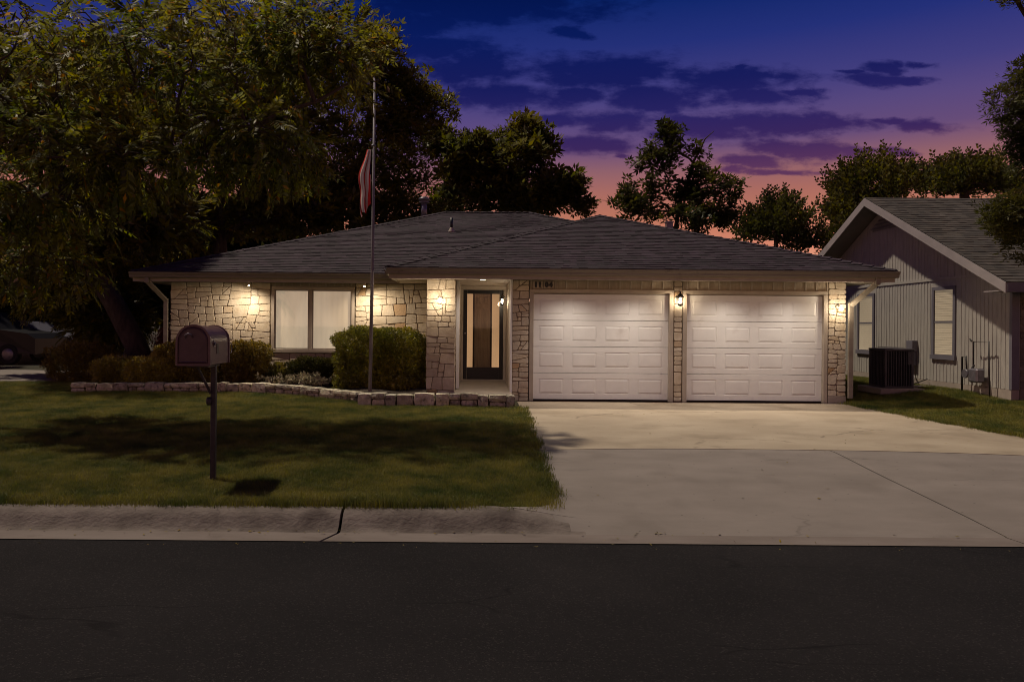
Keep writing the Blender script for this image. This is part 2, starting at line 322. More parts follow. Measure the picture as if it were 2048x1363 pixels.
def cracks(m, scale, width, amount, c, lo, stretch=(.5, 1.2, 1)):
    nt = m.node_tree; n = nt.nodes; L = nt.links.new; b = n['Principled BSDF']; src = b.inputs['Base Color'].links[0].from_socket; g = n.new('ShaderNodeNewGeometry')
    mp = n.new('ShaderNodeMapping'); mp.inputs['Scale'].default_value = stretch; L(g.outputs['Position'], mp.inputs[0]); nn = n.new('ShaderNodeTexNoise'); nn.inputs['Scale'].default_value = 2.5; nn.inputs['Detail'].default_value = 7; L(mp.outputs[0], nn.inputs['Vector'])
    ad = n.new('ShaderNodeMix'); ad.data_type = 'VECTOR'; ad.inputs[0].default_value = .3; L(mp.outputs[0], ad.inputs[4]); L(nn.outputs['Color'], ad.inputs[5])
    v = n.new('ShaderNodeTexVoronoi'); v.feature = 'DISTANCE_TO_EDGE'; v.inputs['Scale'].default_value = scale; L(ad.outputs[1], v.inputs['Vector'])
    q = n.new('ShaderNodeMapRange'); q.inputs[1].default_value = width * .4; q.inputs[2].default_value = width; q.inputs[3].default_value = amount; q.inputs[4].default_value = 0; L(v.outputs['Distance'], q.inputs[0])
    n3 = n.new('ShaderNodeTexNoise'); n3.inputs['Scale'].default_value = .7; L(g.outputs['Position'], n3.inputs['Vector']); q3 = n.new('ShaderNodeMapRange'); q3.inputs[1].default_value = lo; q3.inputs[2].default_value = lo + .05; L(n3.outputs['Fac'], q3.inputs[0])
    mu = n.new('ShaderNodeMath'); mu.operation = 'MULTIPLY'; L(q.outputs[0], mu.inputs[0]); L(q3.outputs[0], mu.inputs[1])
    mx = n.new('ShaderNodeMix'); mx.data_type = 'RGBA'; L(mu.outputs[0], mx.inputs[0]); L(src, mx.inputs[6]); mx.inputs[7].default_value = tuple(c) + (1,); L(mx.outputs[2], b.inputs['Base Color'])
    w = n.new('ShaderNodeTexVoronoi'); w.inputs['Scale'].default_value = 7; L(g.outputs['Position'], w.inputs['Vector']); w2 = n.new('ShaderNodeMapRange'); w2.inputs[1].default_value = .05; w2.inputs[2].default_value = .09; w2.inputs[3].default_value = .7; w2.inputs[4].default_value = 0; L(w.outputs['Distance'], w2.inputs[0])
    m2 = n.new('ShaderNodeMix'); m2.data_type = 'RGBA'; L(w2.outputs[0], m2.inputs[0]); L(mx.outputs[2], m2.inputs[6]); m2.inputs[7].default_value = tuple(c) + (1,); L(m2.outputs[2], b.inputs['Base Color'])
cracks(M_conc_old, .9, .012, .6, (.12, .09, .06), .50); cracks(M_conc, .7, .007, .45, (.08, .066, .058), .54)
def emit(name, c, s, base=(.5, .5, .5)):
    return mat(name, base, rough=.5, emis=c, estr=s)
def glassmat(name, tint=(1, 1, 1), rough=.03, alpha=.2):
    m = bpy.data.materials.new(name); m.use_nodes = True; nt = m.node_tree; n = nt.nodes; L = nt.links.new
    o = n['Material Output']; n.remove(n['Principled BSDF'])
    tr = n.new('ShaderNodeBsdfTransparent'); tr.inputs[0].default_value = tuple(tint) + (1,); gl = n.new('ShaderNodeBsdfGlossy'); gl.inputs['Roughness'].default_value = rough
    fz = n.new('ShaderNodeLayerWeight'); fz.inputs[0].default_value = .5; pw = n.new('ShaderNodeMath'); pw.operation = 'POWER'; L(fz.outputs['Facing'], pw.inputs[0]); pw.inputs[1].default_value = 4.0
    ad = n.new('ShaderNodeMath'); ad.operation = 'MULTIPLY_ADD'; L(pw.outputs[0], ad.inputs[0]); ad.inputs[1].default_value = .55; ad.inputs[2].default_value = alpha * .15
    mx = n.new('ShaderNodeMixShader'); L(ad.outputs[0], mx.inputs[0]); L(tr.outputs[0], mx.inputs[1]); L(gl.outputs[0], mx.inputs[2]); L(mx.outputs[0], o.inputs[0]); return m
M_glass = glassmat('window_glass', (.93, .92, .9), .02, .35)
M_lampglass = glassmat('lamp_glass', (1, .96, .9), .1, .2)
M_bulb = emit('lit_bulb', (1, .80, .52), 60)

# ------------------------------------------------------------------ terrain heights
def sstep(a, b, x):
    t = min(1, max(0, (x - a) / (b - a))); return t * t * (3 - 2 * t)
def interp(x, xs, ys):
    return float(np.interp(x, xs, ys))
def dz(D): return interp(D, [5.8, 6.15, 6.6, 7.5, 9.1, 13.9, 30], [-.240, -.250, -.215, -.148, -.048, 0, .0])
def lz(x, D):
    h = interp(D, [6.4, 7.3, 10, 13.4, 15, 20, 30, 60], [-.10, -.055, -.02, .02, .09, .10, .15, .15])
    h += .13 * sstep(8.3, 10, x) * sstep(10, 13.5, D)
    h += .012 * math.sin(x * 1.7 + D * .6) + .010 * math.sin(D * 2.3 - x * .8)
    k = sstep(-.4, .7, x) * (1 - sstep(7.6, 8.6, x))
    h = h * (1 - k) + (dz(D) + .012) * k
    if x < 1: h -= .0
    return h
def xedge(D): return interp(D, [6.45, 6.6, 6.75, 6.95, 9, 13.6], [.15, .45, .66, .74, .775, .80])
def xright(D): return interp(D, [6.2, 8, 10.4, 12, 13.7, 15], [9.4, 8.5, 7.92, 7.62, 7.40, 7.36])
def curbk(x): return 1 - sstep(.05, 1.15, x) + sstep(8.8, 9.8, x)
def jointD(x): return 9.30 - .022 * (x - 3.4) ** 2

# ground sheet
def gfn(x, D):
    z = lz(min(max(x, -40), 40), min(D, 60))
    low = (1 - sstep(16.5, 18, D)) * (1 if abs(x) < 60 else 1)
    z -= .16 * low
    if D < 6.2: z = -.42
    return (x, D, z)
gx = sorted(set([-900, -400, -200, -100, -60] + list(np.arange(-40, 41, 2.0)) + [60, 100, 200, 400, 900]))
gy = sorted(set([-600, -200, -60, -20, 0, 4, 6.1, 6.3] + list(np.arange(7, 40, 1.0)) + [45, 60, 100, 200, 400, 900]))
tag(grid_mesh('ground', gfn, gx, gy, M_ground), kind='structure')
# lawns
L1 = list(np.linspace(0, 1, 90))
rowsD = list(np.linspace(6.44, 7, 10)) + list(np.arange(7.15, 17.4, .2))
def lawn_left(t, D):
    xe = xedge(D); x = xe - (1 - t) ** 2 * 30; return (x, D, lz(x, D))
tag(grid_mesh('lawn', lawn_left, L1, rowsD, M_lawn, skirt=.14), 'mown green lawn with dry patches and painted dapple left of the driveway', None, None, 'structure')
def lawn_right(t, D):
    xe = xright(D) if D < 14.6 else 7.5; x = xe + t ** 1.5 * 22; return (x, D, lz(x, D))
tag(grid_mesh('lawn', lawn_right, list(np.linspace(0, 1, 50)), list(np.arange(6.44, 30, .3)), M_lawn, skirt=.14), 'narrow strip of grass between the two houses', None, None, 'structure')
# road
tag(grid_mesh('road', lambda x, D: (x, D, -.243 + .10 * (1 - ((D + .5) / 6.35) ** 2) if D > -7 else -.243), [-120, -40, -20, -10, -5, 0, 5, 10, 20, 40, 120], [-7, -6.5, -5, -3, -1, .5, 2, 3, 4, 4.6, 5.2, 5.5, 5.86], M_asph), kind='structure')
tag(MB().box(-120, 120, -7.3, -7.0, -.40, -.10).build('far_kerb', M_curb), kind='structure')
# curb segments with their gutter pan
prof = [(5.85, -.236), (6.14, -.250), (6.165, -.245), (6.20, -.222), (6.245, -.165), (6.28, -.128), (6.33, -.106), (6.40, -.100), (6.50, -.100)]
def curb_seg(x0, x1, skew0=0, skew1=0):
    n = max(2, int((x1 - x0) / .12)); us = list(np.linspace(x0, x1, n)); m = MB(); npf = len(prof)
    for u in us:
        f0 = (u - x0) / (x1 - x0)
        k = curbk(u)
        for (D, z) in prof:
            sk = (skew0 * (1 - f0) + skew1 * f0) * max(0, (6.15 - D) / .3)
            w = .004 * math.sin(u * 5.1 + D * 9) + .003 * math.sin(u * 13)
            zz = z * k + (dz(D) + .004) * (1 - k) if D > 6.14 else z
            m.v.append((u + sk, D + w * (D > 5.9), zz))
    for i in range(len(us) - 1):
        for j in range(npf - 1):
            a = i * npf + j; m.f.append([a, a + npf, a + npf + 1, a + 1]); m.m.append(1 if j < 1 else (2 if curbk(us[i]) < .10 + .05 * j else 0)); m.sm.append(True)
    # ends and underside
    for i, rv in ((0, 1), (len(us) - 1, 0)):
        b = len(m.v); x = m.v[i * npf][0]; m.v += [m.v[i * npf + j] for j in range(npf)] + [(x, 6.5, -.40), (x, 5.85, -.40)]
        f = [b + j for j in range(npf)] + [b + npf, b + npf + 1]; m.f.append(f[::-1] if rv else f); m.m.append(0); m.sm.append(False)
    return tag(m.build('kerb', [M_curb, M_pan, M_conc]), kind='structure')
curb_seg(-60, -7.9); curb_seg(-7.885, -1.175, 0, -.09); curb_seg(-1.150, 4.495, -.09, .0); curb_seg(4.51, 60)
# driveway slabs
def slab(x0f, x1f, d0f, d1f, mt, name='driveway', nx=26, nd=26, zoff=0):
    def fn(u, v):
        # u across, v along
        D0 = d0f((x0f(8) + x1f(8)) / 2); 
        xa, xb = x0f, x1f
        Dg = None
        x = xa(7) * (1 - u) + xb(7) * u
        Da, Db = d0f(x), d1f(x); D = Da * (1 - v) + Db * v
        x = xa(D) * (1 - u) + xb(D) * u
        Da, Db = d0f(x), d1f(x); D = Da * (1 - v) + Db * v
        k = curbk(x) * (1 - sstep(6.5, 7.6, D)) if x < 3 else 0
        z = dz(D) * (1 - k) + (-.10) * k
        return (x, D, z + zoff + .003 * math.sin(x * 2.1) * math.sin(D * 1.3))
    return tag(grid_mesh(name, fn, list(np.linspace(0, 1, nx)), list(np.linspace(0, 1, nd)), mt, skirt=.10), kind='structure')
slab(lambda D: xedge(D) - .01, lambda D: 4.492 + .012 * math.sin(D * 2.2), lambda x: 6.505, lambda x: jointD(x) - .009, M_conc)
slab(lambda D: 4.512 + .012 * math.sin(D * 2.2), lambda D: xright(D) + .01, lambda x: 6.505, lambda x: jointD(x) - .009, M_conc)
slab(lambda D: xedge(min(D, 13.6)) - .01, lambda D: xright(D) + .01, lambda x: jointD(x) + .009, lambda x: 14.52, M_conc_old, zoff=.002)
M_tar = mat('joint_filler', (.03, .024, .02), rough=1)
def fill(name, pts, w):
    m = MB(); 
    for (x, D) in pts:
        k = curbk(x) * (1 - sstep(6.5, 7.6, D)) if x < 3 else 0; z = dz(D) * (1 - k) - .10 * k - .004
        m.v += [(x - w[0], D - w[1], z), (x + w[0], D + w[1], z)]
    for i in range(len(pts) - 1): m.f.append([2 * i, 2 * i + 1, 2 * i + 3, 2 * i + 2]); m.m.append(0); m.sm.append(False)
    return tag(m.build(name, M_tar), kind='structure')
fill('joint_filler', [(4.502 + .012 * math.sin(D * 2.2), D) for D in np.linspace(6.50, 9.27, 40)], (.013, 0))
fill('joint_filler', [(x, jointD(x)) for x in np.linspace(.8, 8.0, 50)], (0, .012))
# driveway to the side street (far left) as a pale concrete strip
def side(u, v):
    x = -26 + u * 17.6; fr = at(0, 0, 1)
    Da = interp(x, [-26, -12, -9.0, -8.4], [17.3, 17.0, 18.2, 18.8]); Db = interp(x, [-26, -12, -8.4], [20.4, 20.9, 21.6]); D = Da + (Db - Da) * v
    return (x, D, lz(x, D) + .022)
tag(grid_mesh('side_street', side, list(np.linspace(0, 1, 24)), [0, .33, .66, 1], M_conc, skirt=.1), kind='structure')
# planting bed soil
def bed(u, v):
    x = -8.3 + u * 7.3; D0 = interp(x, [-8.3, -6.5, -3.3, -2.35, -2.3, -1], [14.9, 15.25, 15.05, 14.4, 13.75, 13.7]); D1 = 16.4
    D = D0 + (D1 - D0) * v; return (x, D, .20 + .03 * math.sin(x * 5 + D * 3) - .10 * sstep(-7.2, -8.3, x))
tag(grid_mesh('planting_bed', bed, list(np.linspace(0, 1, 40)), list(np.linspace(0, 1, 8)), M_soil, skirt=.2), kind='structure')

# ------------------------------------------------------------------ rubble masonry
def clip(poly, p, nrm):
    out = []; k = len(poly)
    for i in range(k):
        a, b = poly[i], poly[(i + 1) % k]
        da = (a[0] - p[0]) * nrm[0] + (a[1] - p[1]) * nrm[1]; db = (b[0] - p[0]) * nrm[0] + (b[1] - p[1]) * nrm[1]
        if da >= 0: out.append(a)
        if (da >= 0) != (db >= 0):
            t = da / (da - db); out.append((a[0] + (b[0] - a[0]) * t, a[1] + (b[1] - a[1]) * t))
    return out
def parea(p): return abs(sum(p[i][0] * p[(i + 1) % len(p)][1] - p[(i + 1) % len(p)][0] * p[i][1] for i in range(len(p)))) / 2
def rubble(x0, z0, x1, z1, rg, amax=.055, hmax=.2):
    stack = [[(x0, z0), (x1, z0), (x1, z1), (x0, z1)]]; out = []
    while stack:
        p = stack.pop(); xs = [q[0] for q in p]; zs = [q[1] for q in p]; w = max(xs) - min(xs); h = max(zs) - min(zs); A = parea(p)
        if A < .0035: out.append(p); continue
        lim = amax * rg.choice([.35, .6, .8, 1.0, 1.25])
        if A < lim and h < hmax * rg.uniform(.75, 1.6) and w < .52: out.append(p); continue
        asp = w / h
        if A < .11 and A > .02 and asp < 1.7 and asp > .6 and rg.random() < .10: ang = rg.choice([1, -1]) * rg.uniform(R(35), R(62))
        elif asp > 1.75: ang = R(90) + rg.gauss(0, R(7))
        elif asp < .9: ang = rg.gauss(0, R(4))
        else: ang = rg.gauss(0, R(3.5)) if rg.random() < .68 else R(90) + rg.gauss(0, R(8))
        c = (sum(xs) / len(xs) + rg.uniform(-.17, .17) * w * abs(math.sin(ang)), sum(zs) / len(zs) + rg.uniform(-.17, .17) * h * abs(math.cos(ang)))
        n = (-math.sin(ang), math.cos(ang)); a = clip(p, c, n); b = clip(p, c, (-n[0], -n[1]))
        if len(a) < 3 or len(b) < 3 or min(parea(a), parea(b)) < .002: out.append(p); continue
        stack += [a, b]
    return out
def inset(p, d):
    if sum(p[i][0] * p[(i + 1) % len(p)][1] - p[(i + 1) % len(p)][0] * p[i][1] for i in range(len(p))) < 0: p = p[::-1]
    q = p
    for i in range(len(p)):
        a, b = p[i], p[(i + 1) % len(p)]; l = math.hypot(b[0] - a[0], b[1] - a[1])
        if l < 1e-6: continue
        n = (-(b[1] - a[1]) / l, (b[0] - a[0]) / l); q = clip(q, (a[0] + n[0] * d, a[1] + n[1] * d), n)
        if len(q) < 3: return None
    return q
def chamfer(p, r, rg):
    out = []; k = len(p)
    for i in range(k):
        a, b, c = p[i - 1], p[i], p[(i + 1) % k]; la = math.hypot(a[0] - b[0], a[1] - b[1]); lc = math.hypot(c[0] - b[0], c[1] - b[1])
        if la < 1e-5 or lc < 1e-5: continue
        ra = min(r * rg.uniform(.4, 1.6), la * .4); rc = min(r * rg.uniform(.4, 1.6), lc * .4)
        out += [(b[0] + (a[0] - b[0]) * ra / la, b[1] + (a[1] - b[1]) * ra / la), (b[0] + (c[0] - b[0]) * rc / lc, b[1] + (c[1] - b[1]) * rc / lc)]
    return out
def stone_into(m, p, mapf, rg, joint=.0065, thick=.017):
    q = inset(p, joint * rg.uniform(.8, 1.3))
    if not q or parea(q) < .0006: return False
    q = chamfer(q, .017, rg); k = len(q); cx = sum(a[0] for a in q) / k; cz = sum(a[1] for a in q) / k
    t = thick * rg.uniform(.75, 1.25); tx, tz = rg.uniform(-.012, .012), rg.uniform(-.012, .012)
    ring = lambda s, d: [mapf(cx + (a[0] - cx) * s, cz + (a[1] - cz) * s, d + tx * (a[0] - cx) / .2 + tz * (a[1] - cz) / .2) for a in q]
    sc1 = max(.80, 1 - .012 / math.sqrt(parea(q)))
    vs = ring(1, 0.0) + ring(1, t * .72) + ring(sc1, t)
    fs = [[r * k + i, r * k + (i + 1) % k, (r + 1) * k + (i + 1) % k, (r + 1) * k + i] for r in (0, 1) for i in range(k)] + [[2 * k + i for i in range(k)]]
    m.add(vs, fs); return True

# ------------------------------------------------------------------ the house
WT = 2.44            # wall top
DG, DW, DD = 14.6, 16.3, 16.9
house = empty('stone_house', (1, DG, 0), 'low limestone ranch house with two white garage doors and lit windows', 'house')
wall = MB()
B = wall.box
TH = .2
G = .02             # stones stand this proud of the mortar
B(-6.91 , -4.66, DW + G, DW + G + TH, -.1, WT)            # wing, left of the window
B(-4.66, -2.75, DW + G, DW + G + TH, -.1, .86)            # under the window
B(-2.75, -1.03, DW + G, DW + G + TH, -.1, WT)
B(-4.66, -2.75, DW + G + .02, DW + G + TH, 2.36, WT)      # behind the lintel boards
B(-6.91, -6.71, DW + G + TH, 28, -.1, WT)                 # left flank
B(-1.03 + G, -.45 - G, DG + G, 15.1, -.1, WT)             # porch pier
B(-1.03 + G, -.80, 15.1, DW + G, -.1, WT)
B(-.80, -.42, 15.1, 17.3, -.1, WT)
B(.70, 1.035, DG + G, DG + G + TH, -.1, WT)               # right of the porch
B(.70, .9, DG + G + TH, 17.3, -.1, WT)
B(3.955, 4.125, DG + G, DG + G + TH, -.1, WT)
B(7.065, 7.43 - G, DG + G, DG + G + TH, -.1, WT)
B(7.23, 7.43 - G, DG + G + TH, 28, -.1, WT)
B(-.42, .70, 16.98, 17.2, 2.34, WT)                       # above the door
B(-6.71, 7.23, 27.8, 28, -.1, WT)
wallo = wall.build('stone_wall', M_mortar, house)
rs = random.Random(5)
front = lambda D: (lambda a, b, d: (a, D + G - d, b))
stone_list = []     # (poly, mapf)
def field(x0, z0, x1, z1, D, amax=.055, hmax=.19):
    for p in rubble(x0, z0, x1, z1, rs, amax, hmax): stone_list.append((p, front(D)))
field(-6.91, .10, -4.665, WT, DW, .125, .215)
field(-4.66, .10, -2.76, .86, DW, .11, .3)
field(-2.75, .10, -1.0, WT, DW, .13, .23)
field(-1.035, 0, -.445, WT, DG, .075, .22)
field(.70, 0, 1.035, WT, DG, .042, .17)
field(7.067, .15, 7.43, WT, DG, .042, .17)
z = .02                                            # single stack between the doors
while z < WT - .04:
    h = rs.choice([.09, .1, .12, .14, .18, .26]); z1 = min(WT, z + h)
    if WT - z1 < .07: z1 = WT
    j = rs.uniform(-.012, .012); stone_list.append(([(3.957, z), (4.123, z), (4.123, z1 + 0), (3.957, z1 + 0)], front(DG))); z = z1
hid = MB(); n_st = 0
flank = []
for p in rubble(DG, 0, 15.1, WT, rs, .04): flank.append((p, lambda a, b, d: (-.45 - G + d, a, b)))
for p in rubble(DG, 0, DW, WT, rs, .05): flank.append((p, lambda a, b, d: (-1.03 + G - d, DG + DW - a, b)))
def seen(p):
    x = sum(q[0] for q in p) / len(p); zz = sum(q[1] for q in p) / len(p)
    if x > -1.04: return True
    if -2.95 < x < -1.04: return zz > 1.42
    if -6.9 < x < -4.85: return zz > 1.02
    return zz > .3
vis = [s for s in stone_list if seen(s[0])]; vis.sort(key=lambda s: -parea(s[0]))
print('STONES', len(stone_list), 'visible', len(vis), 'flank', len(flank))
for i, (p, mf) in enumerate(vis):
    if i < 290:
        m = MB()
        if stone_into(m, p, mf, rs): m.build('stone', M_stone, wallo)
    else: stone_into(hid, p, mf, rs)
for s in stone_list:
    if not seen(s[0]): stone_into(hid, s[0], s[1], rs)
for p, mf in flank: stone_into(hid, p, mf, rs)
tag(hid.build('stones', M_stone, wallo), kind='stuff')
# plain plinth under the right hand pier
MB().box(7.067, 7.43, DG - .004, DG + G - .001, -.1, .15, bev=.004).build('plinth', M_found, house)
# roof
PT = .36; ZE = 2.63
def roof_face(m, pts, thick=.05):
    k = len(pts); vs = [tuple(p) for p in pts] + [(p[0], p[1], p[2] - thick) for p in pts]
    m.add(vs, [list(range(k)), list(range(k, 2 * k))[::-1]] + [[i, k + i, k + (i + 1) % k, (i + 1) % k] for i in range(k)])
XL, XR, YF, YB, HF = -7.5, 8.08, 15.7, 28.7, 6.5
GX0, GF, GH = -1.74, 14.0, 4.91
zr, zg = ZE + PT * HF, ZE + PT * GH
deck = MB(); gxm = GX0 + GH
roof_face(deck, [(XL, YF, ZE), (GX0, YF, ZE), (gxm, YF + GH, zg), (XR - GH, YF + GH, zg), (XR - HF, YF + HF, zr), (XL + HF, YF + HF, zr)])
roof_face(deck, [(XL, YB, ZE), (XL, YF, ZE), (XL + HF, YF + HF, zr)])
roof_face(deck, [(XR, YB, ZE), (XL, YB, ZE), (XL + HF, YF + HF, zr), (XR - HF, YF + HF, zr)])
roof_face(deck, [(GX0, GF, ZE), (XR, GF, ZE), (gxm, GF + GH, zg)])
roof_face(deck, [(GX0, YF, ZE), (GX0, GF, ZE), (gxm, GF + GH, zg), (gxm, YF + GH, zg)])
roof_face(deck, [(XR, GF, ZE), (XR, YB, ZE), (XR - HF, YF + HF, zr), (gxm, YF + GH, zg), (gxm, GF + GH, zg)])
roofo = deck.build('roof', M_deck, house)
def shingles(origin, ax, up_h, runmax, rangef, parent, mt, expo=.142, pitch=PT, w0=.11, w1=.22, seed=1, name='shingles'):
    """courses of tabs: origin on the eave, ax = unit vector along it, up_h = horizontal unit vector up the slope"""
    rg = random.Random(seed); c = 1 / math.sqrt(1 + pitch * pitch); o = Vector(origin); ax = Vector(ax); uh = Vector(up_h); nrm = (Vector((0, 0, 1)) - uh * pitch).normalized()
    m = MB(); run = -.02; i = 0
    P = lambda a, r, lift: o + ax * a + uh * r + Vector((0, 0, pitch * r)) + nrm * lift
    while run < runmax - .01:
        r1 = min(run + expo * c, runmax); a0, a1 = rangef(max(run, 0)); b0, b1 = rangef(r1 if r1 < runmax else runmax - .001); x = min(a0, b0) - rg.uniform(0, w1)
        lo, hi = min(a0, b0), max(a1, b1)
        while x < hi:
            w = rg.uniform(w0, w1); x0, x1 = x, x + w; x += w
            p0, p1 = max(x0, a0), min(x1, a1); q0, q1 = max(x0, b0), min(x1, b1)
            if p1 - p0 < .01 and q1 - q0 < .01: continue
            if p1 < p0: p0 = p1 = (max(p0, a0) if x0 < a0 else p1)
            if q1 < q0: q0 = q1 = (min(max(x0, b0), b1) if x1 > b0 else b0)
            t = rg.choice([.005, .007, .011]) + .003; dr = rg.uniform(-.006, .006)
            A, Bv = P(p0, run + dr, t + .006), P(p1, run + dr, t + .006); C, Dv = P(q1, r1 + .012, .006), P(q0, r1 + .012, .006)
            E, Fv = P(p0, run + dr, .001), P(p1, run + dr, .001)
            m.add([A, Bv, C, Dv, E, Fv], [(0, 1, 2, 3), (4, 5, 1, 0)])
        run = r1; i += 1
    return tag(m.build(name, mt, parent), kind='stuff')
shingles((0, YF, ZE), (1, 0, 0), (0, 1, 0), HF, lambda r: (XL + r, (GX0 + r) if r < GH else XR - r), roofo, M_shingle, seed=3)
shingles((0, GF, ZE), (1, 0, 0), (0, 1, 0), GH, lambda r: (GX0 + r, XR - r), roofo, M_shingle, seed=4)
shingles((GX0, 0, ZE), (0, -1, 0), (1, 0, 0), GH, lambda r: (-(YF + r), -(GF + r)), roofo, M_shingle, seed=5)
shingles((XR, 0, ZE), (0, 1, 0), (-1, 0, 0), HF, lambda r: ((GF + r) if r < GH else (YF + r), YB - r), roofo, M_shingle, seed=6)
shingles((XL, 0, ZE), (0, -1, 0), (1, 0, 0), HF, lambda r: (-(YB - r), -(YF + r)), roofo, M_shingle, seed=7)
caps = MB()
def capline(a, b, w=.13, drop=.036):
    a, b = Vector(a), Vector(b); L_ = (b - a).length; n = int(L_ / .2); t = (b - a) / L_; s = Vector((t.y, -t.x, 0)).normalized()
    for i in range(n):
        p = a + t * (L_ * i / n); q = a + t * (L_ * (i + 1) / n + .03); l0, l1 = .034 + rng.uniform(0, .008), .018
        vs = [p - s * w + Vector((0, 0, l0 - drop)), p + Vector((0, 0, l0)), p + s * w + Vector((0, 0, l0 - drop)), q - s * w + Vector((0, 0, l1 - drop)), q + Vector((0, 0, l1)), q + s * w + Vector((0, 0, l1 - drop))]
        caps.add(vs + [vs[0] + Vector((0, 0, -.02)), vs[1] + Vector((0, 0, -.02)), vs[2] + Vector((0, 0, -.02))], [(0, 1, 4, 3), (1, 2, 5, 4), (6, 7, 1, 0), (7, 8, 2, 1)])
capline((XL, YF, ZE), (XL + HF, YF + HF, zr)); capline((XL + HF, YF + HF, zr), (XR - HF, YF + HF, zr)); capline((XR - HF, YF + HF, zr), (gxm, YF + GH, zg), drop=.03)
capline((GX0, GF, ZE), (gxm, GF + GH, zg)); capline((XR, GF, ZE), (gxm, GF + GH, zg)); capline((gxm, GF + GH, zg), (gxm, YF + GH, zg))
tag(caps.build('ridge_caps', M_shingle, roofo), kind='stuff')
# soffits
so = MB()
so.prism([(XL + .03, 15.75), (GX0, 15.75), (GX0 + .03, GF + .04), (XR - .03, GF + .04), (XR - .03, DG + .25), (.70, DG + .25), (.70, 17.0), (-.42, 17.0), (-.42, 16.5), (XL + .03, 16.5)], 2.443, 2.455, 'z')
so.box(XL + .03, -6.7, 16.5, YB - .03, 2.443, 2.455); so.box(7.2, XR - .03, DG + .25, YB - .03, 2.443, 2.455)
so.build('soffit', M_soffit, house)
# fascia and gutters
fa = MB()
fa.box(GX0 + .02, XR - .02, GF + .015, GF + .04, 2.413, 2.60); fa.box(XL + .02, GX0 + .045, YF + .015, YF + .04, 2.413, 2.60)
fa.box(GX0 + .02, GX0 + .045, GF + .04, YF + .015, 2.425, 2.60); fa.box(XR - .045, XR - .02, GF + .04, YB, 2.425, 2.60); fa.box(XL + .02, XL + .045, YF + .04, YB, 2.425, 2.60)
fa.build('fascia', M_trim, house)
def gutter(x0, x1, D):
    # K profile, D = fascia face
    pr = [(D, 2.49), (D - .07, 2.49), (D - .085, 2.51), (D - .09, 2.545), (D - .115, 2.585), (D - .12, 2.61), (D - .105, 2.612), (D - .105, 2.60), (D - .01, 2.50), (D - .002, 2.61), (D, 2.61)]
    return MB().prism(pr, x0, x1, 'x').build('gutter', M_gutter, house)
gutter(GX0 - .02, XR + .02, GF + .013); gutter(XL - .02, GX0 - .06, YF + .013)
def gutter_y(y0, y1, X, sgn):
    pr = [(X, 2.49), (X + sgn * .07, 2.49), (X + sgn * .09, 2.545), (X + sgn * .12, 2.61), (X + sgn * .105, 2.60), (X + sgn * .01, 2.50), (X, 2.61)]
    return MB().prism(pr, y0, y1, 'y').build('gutter', M_gutter, house)
gutter_y(GF + .1, YF - .02, GX0 + .018, -1); gutter_y(GF + .1, YB, XR - .018, 1); gutter_y(YF + .1, YB, XL + .018, -1)
def box_along(m, p, q, w, d):
    p, q = Vector(p), Vector(q); t = (q - p).normalized(); a = Vector((0, 1, 0)); s = t.cross(a).normalized(); a = s.cross(t).normalized()
    vs = [b + s * (i * w / 2) + a * (j * d / 2) for b in (p, q) for j in (-1, 1) for i in (-1, 1)]
    m.add(vs, [(0, 1, 3, 2), (4, 6, 7, 5), (0, 4, 5, 1), (2, 3, 7, 6), (0, 2, 6, 4), (1, 5, 7, 3)])
ds = MB(); box_along(ds, (7.72, GF + .0, 2.49), (7.72, GF + .0, 2.36), .085, .06); box_along(ds, (7.72, GF + .0, 2.40), (7.475, 14.50, 1.98), .085, .06); box_along(ds, (7.475, 14.52, 2.02), (7.475, 14.52, .12), .085, .06)
ds.build('downspout', M_gutter, house)
ds = MB(); box_along(ds, (-7.15, YF - .03, 2.49), (-7.15, YF - .03, 2.38), .085, .06); box_along(ds, (-7.15, YF - .03, 2.42), (-6.965, 16.2, 2.02), .085, .06); box_along(ds, (-6.965, 16.2, 2.06), (-6.965, 16.2, .1), .085, .06)
ds.build('downspout', M_gutter, house)
# board and batten panels above the doors and window
def battens(x0, x1, z0, z1, D, step):
    m = MB(); m.box(x0, x1, D, D + .02, z0, z1); p = m.build('board_siding', M_sid, house)
    x = x0 + step * .35
    while x < x1 - .02:
        MB().box(x, x + .028, D - .018, D - .0005, z0 + .002, z1 - .002, bev=.003).build('batten', M_trim, p); x += step
    return p
battens(1.045, 3.945, 2.26, WT, DG + .03, .217); battens(4.135, 7.055, 2.26, WT, DG + .03, .217); battens(-4.64, -2.77, 2.36, WT, DW + .02, .19)
for x0, x1 in ((1.045, 3.945), (4.135, 7.055)):
    m = MB(); m.box(x0, x1, DG - .005, DG + .06, 2.19, 2.258, bev=.006); m.box(x0, x0 + .085, DG - .005, DG + .06, 0, 2.188, bev=.006); m.box(x1 - .085, x1, DG - .005, DG + .06, 0, 2.188, bev=.006)
    m.box(x0 + .02, x1 - .02, DG + .062, DG + .16, 2.17, 2.25); m.box(x0 + .02, x0 + .086, DG + .062, DG + .16, 0, 2.17); m.box(x1 - .086, x1 - .02, DG + .062, DG + .16, 0, 2.17)
    m.build('garage_door_frame', M_trim, house)
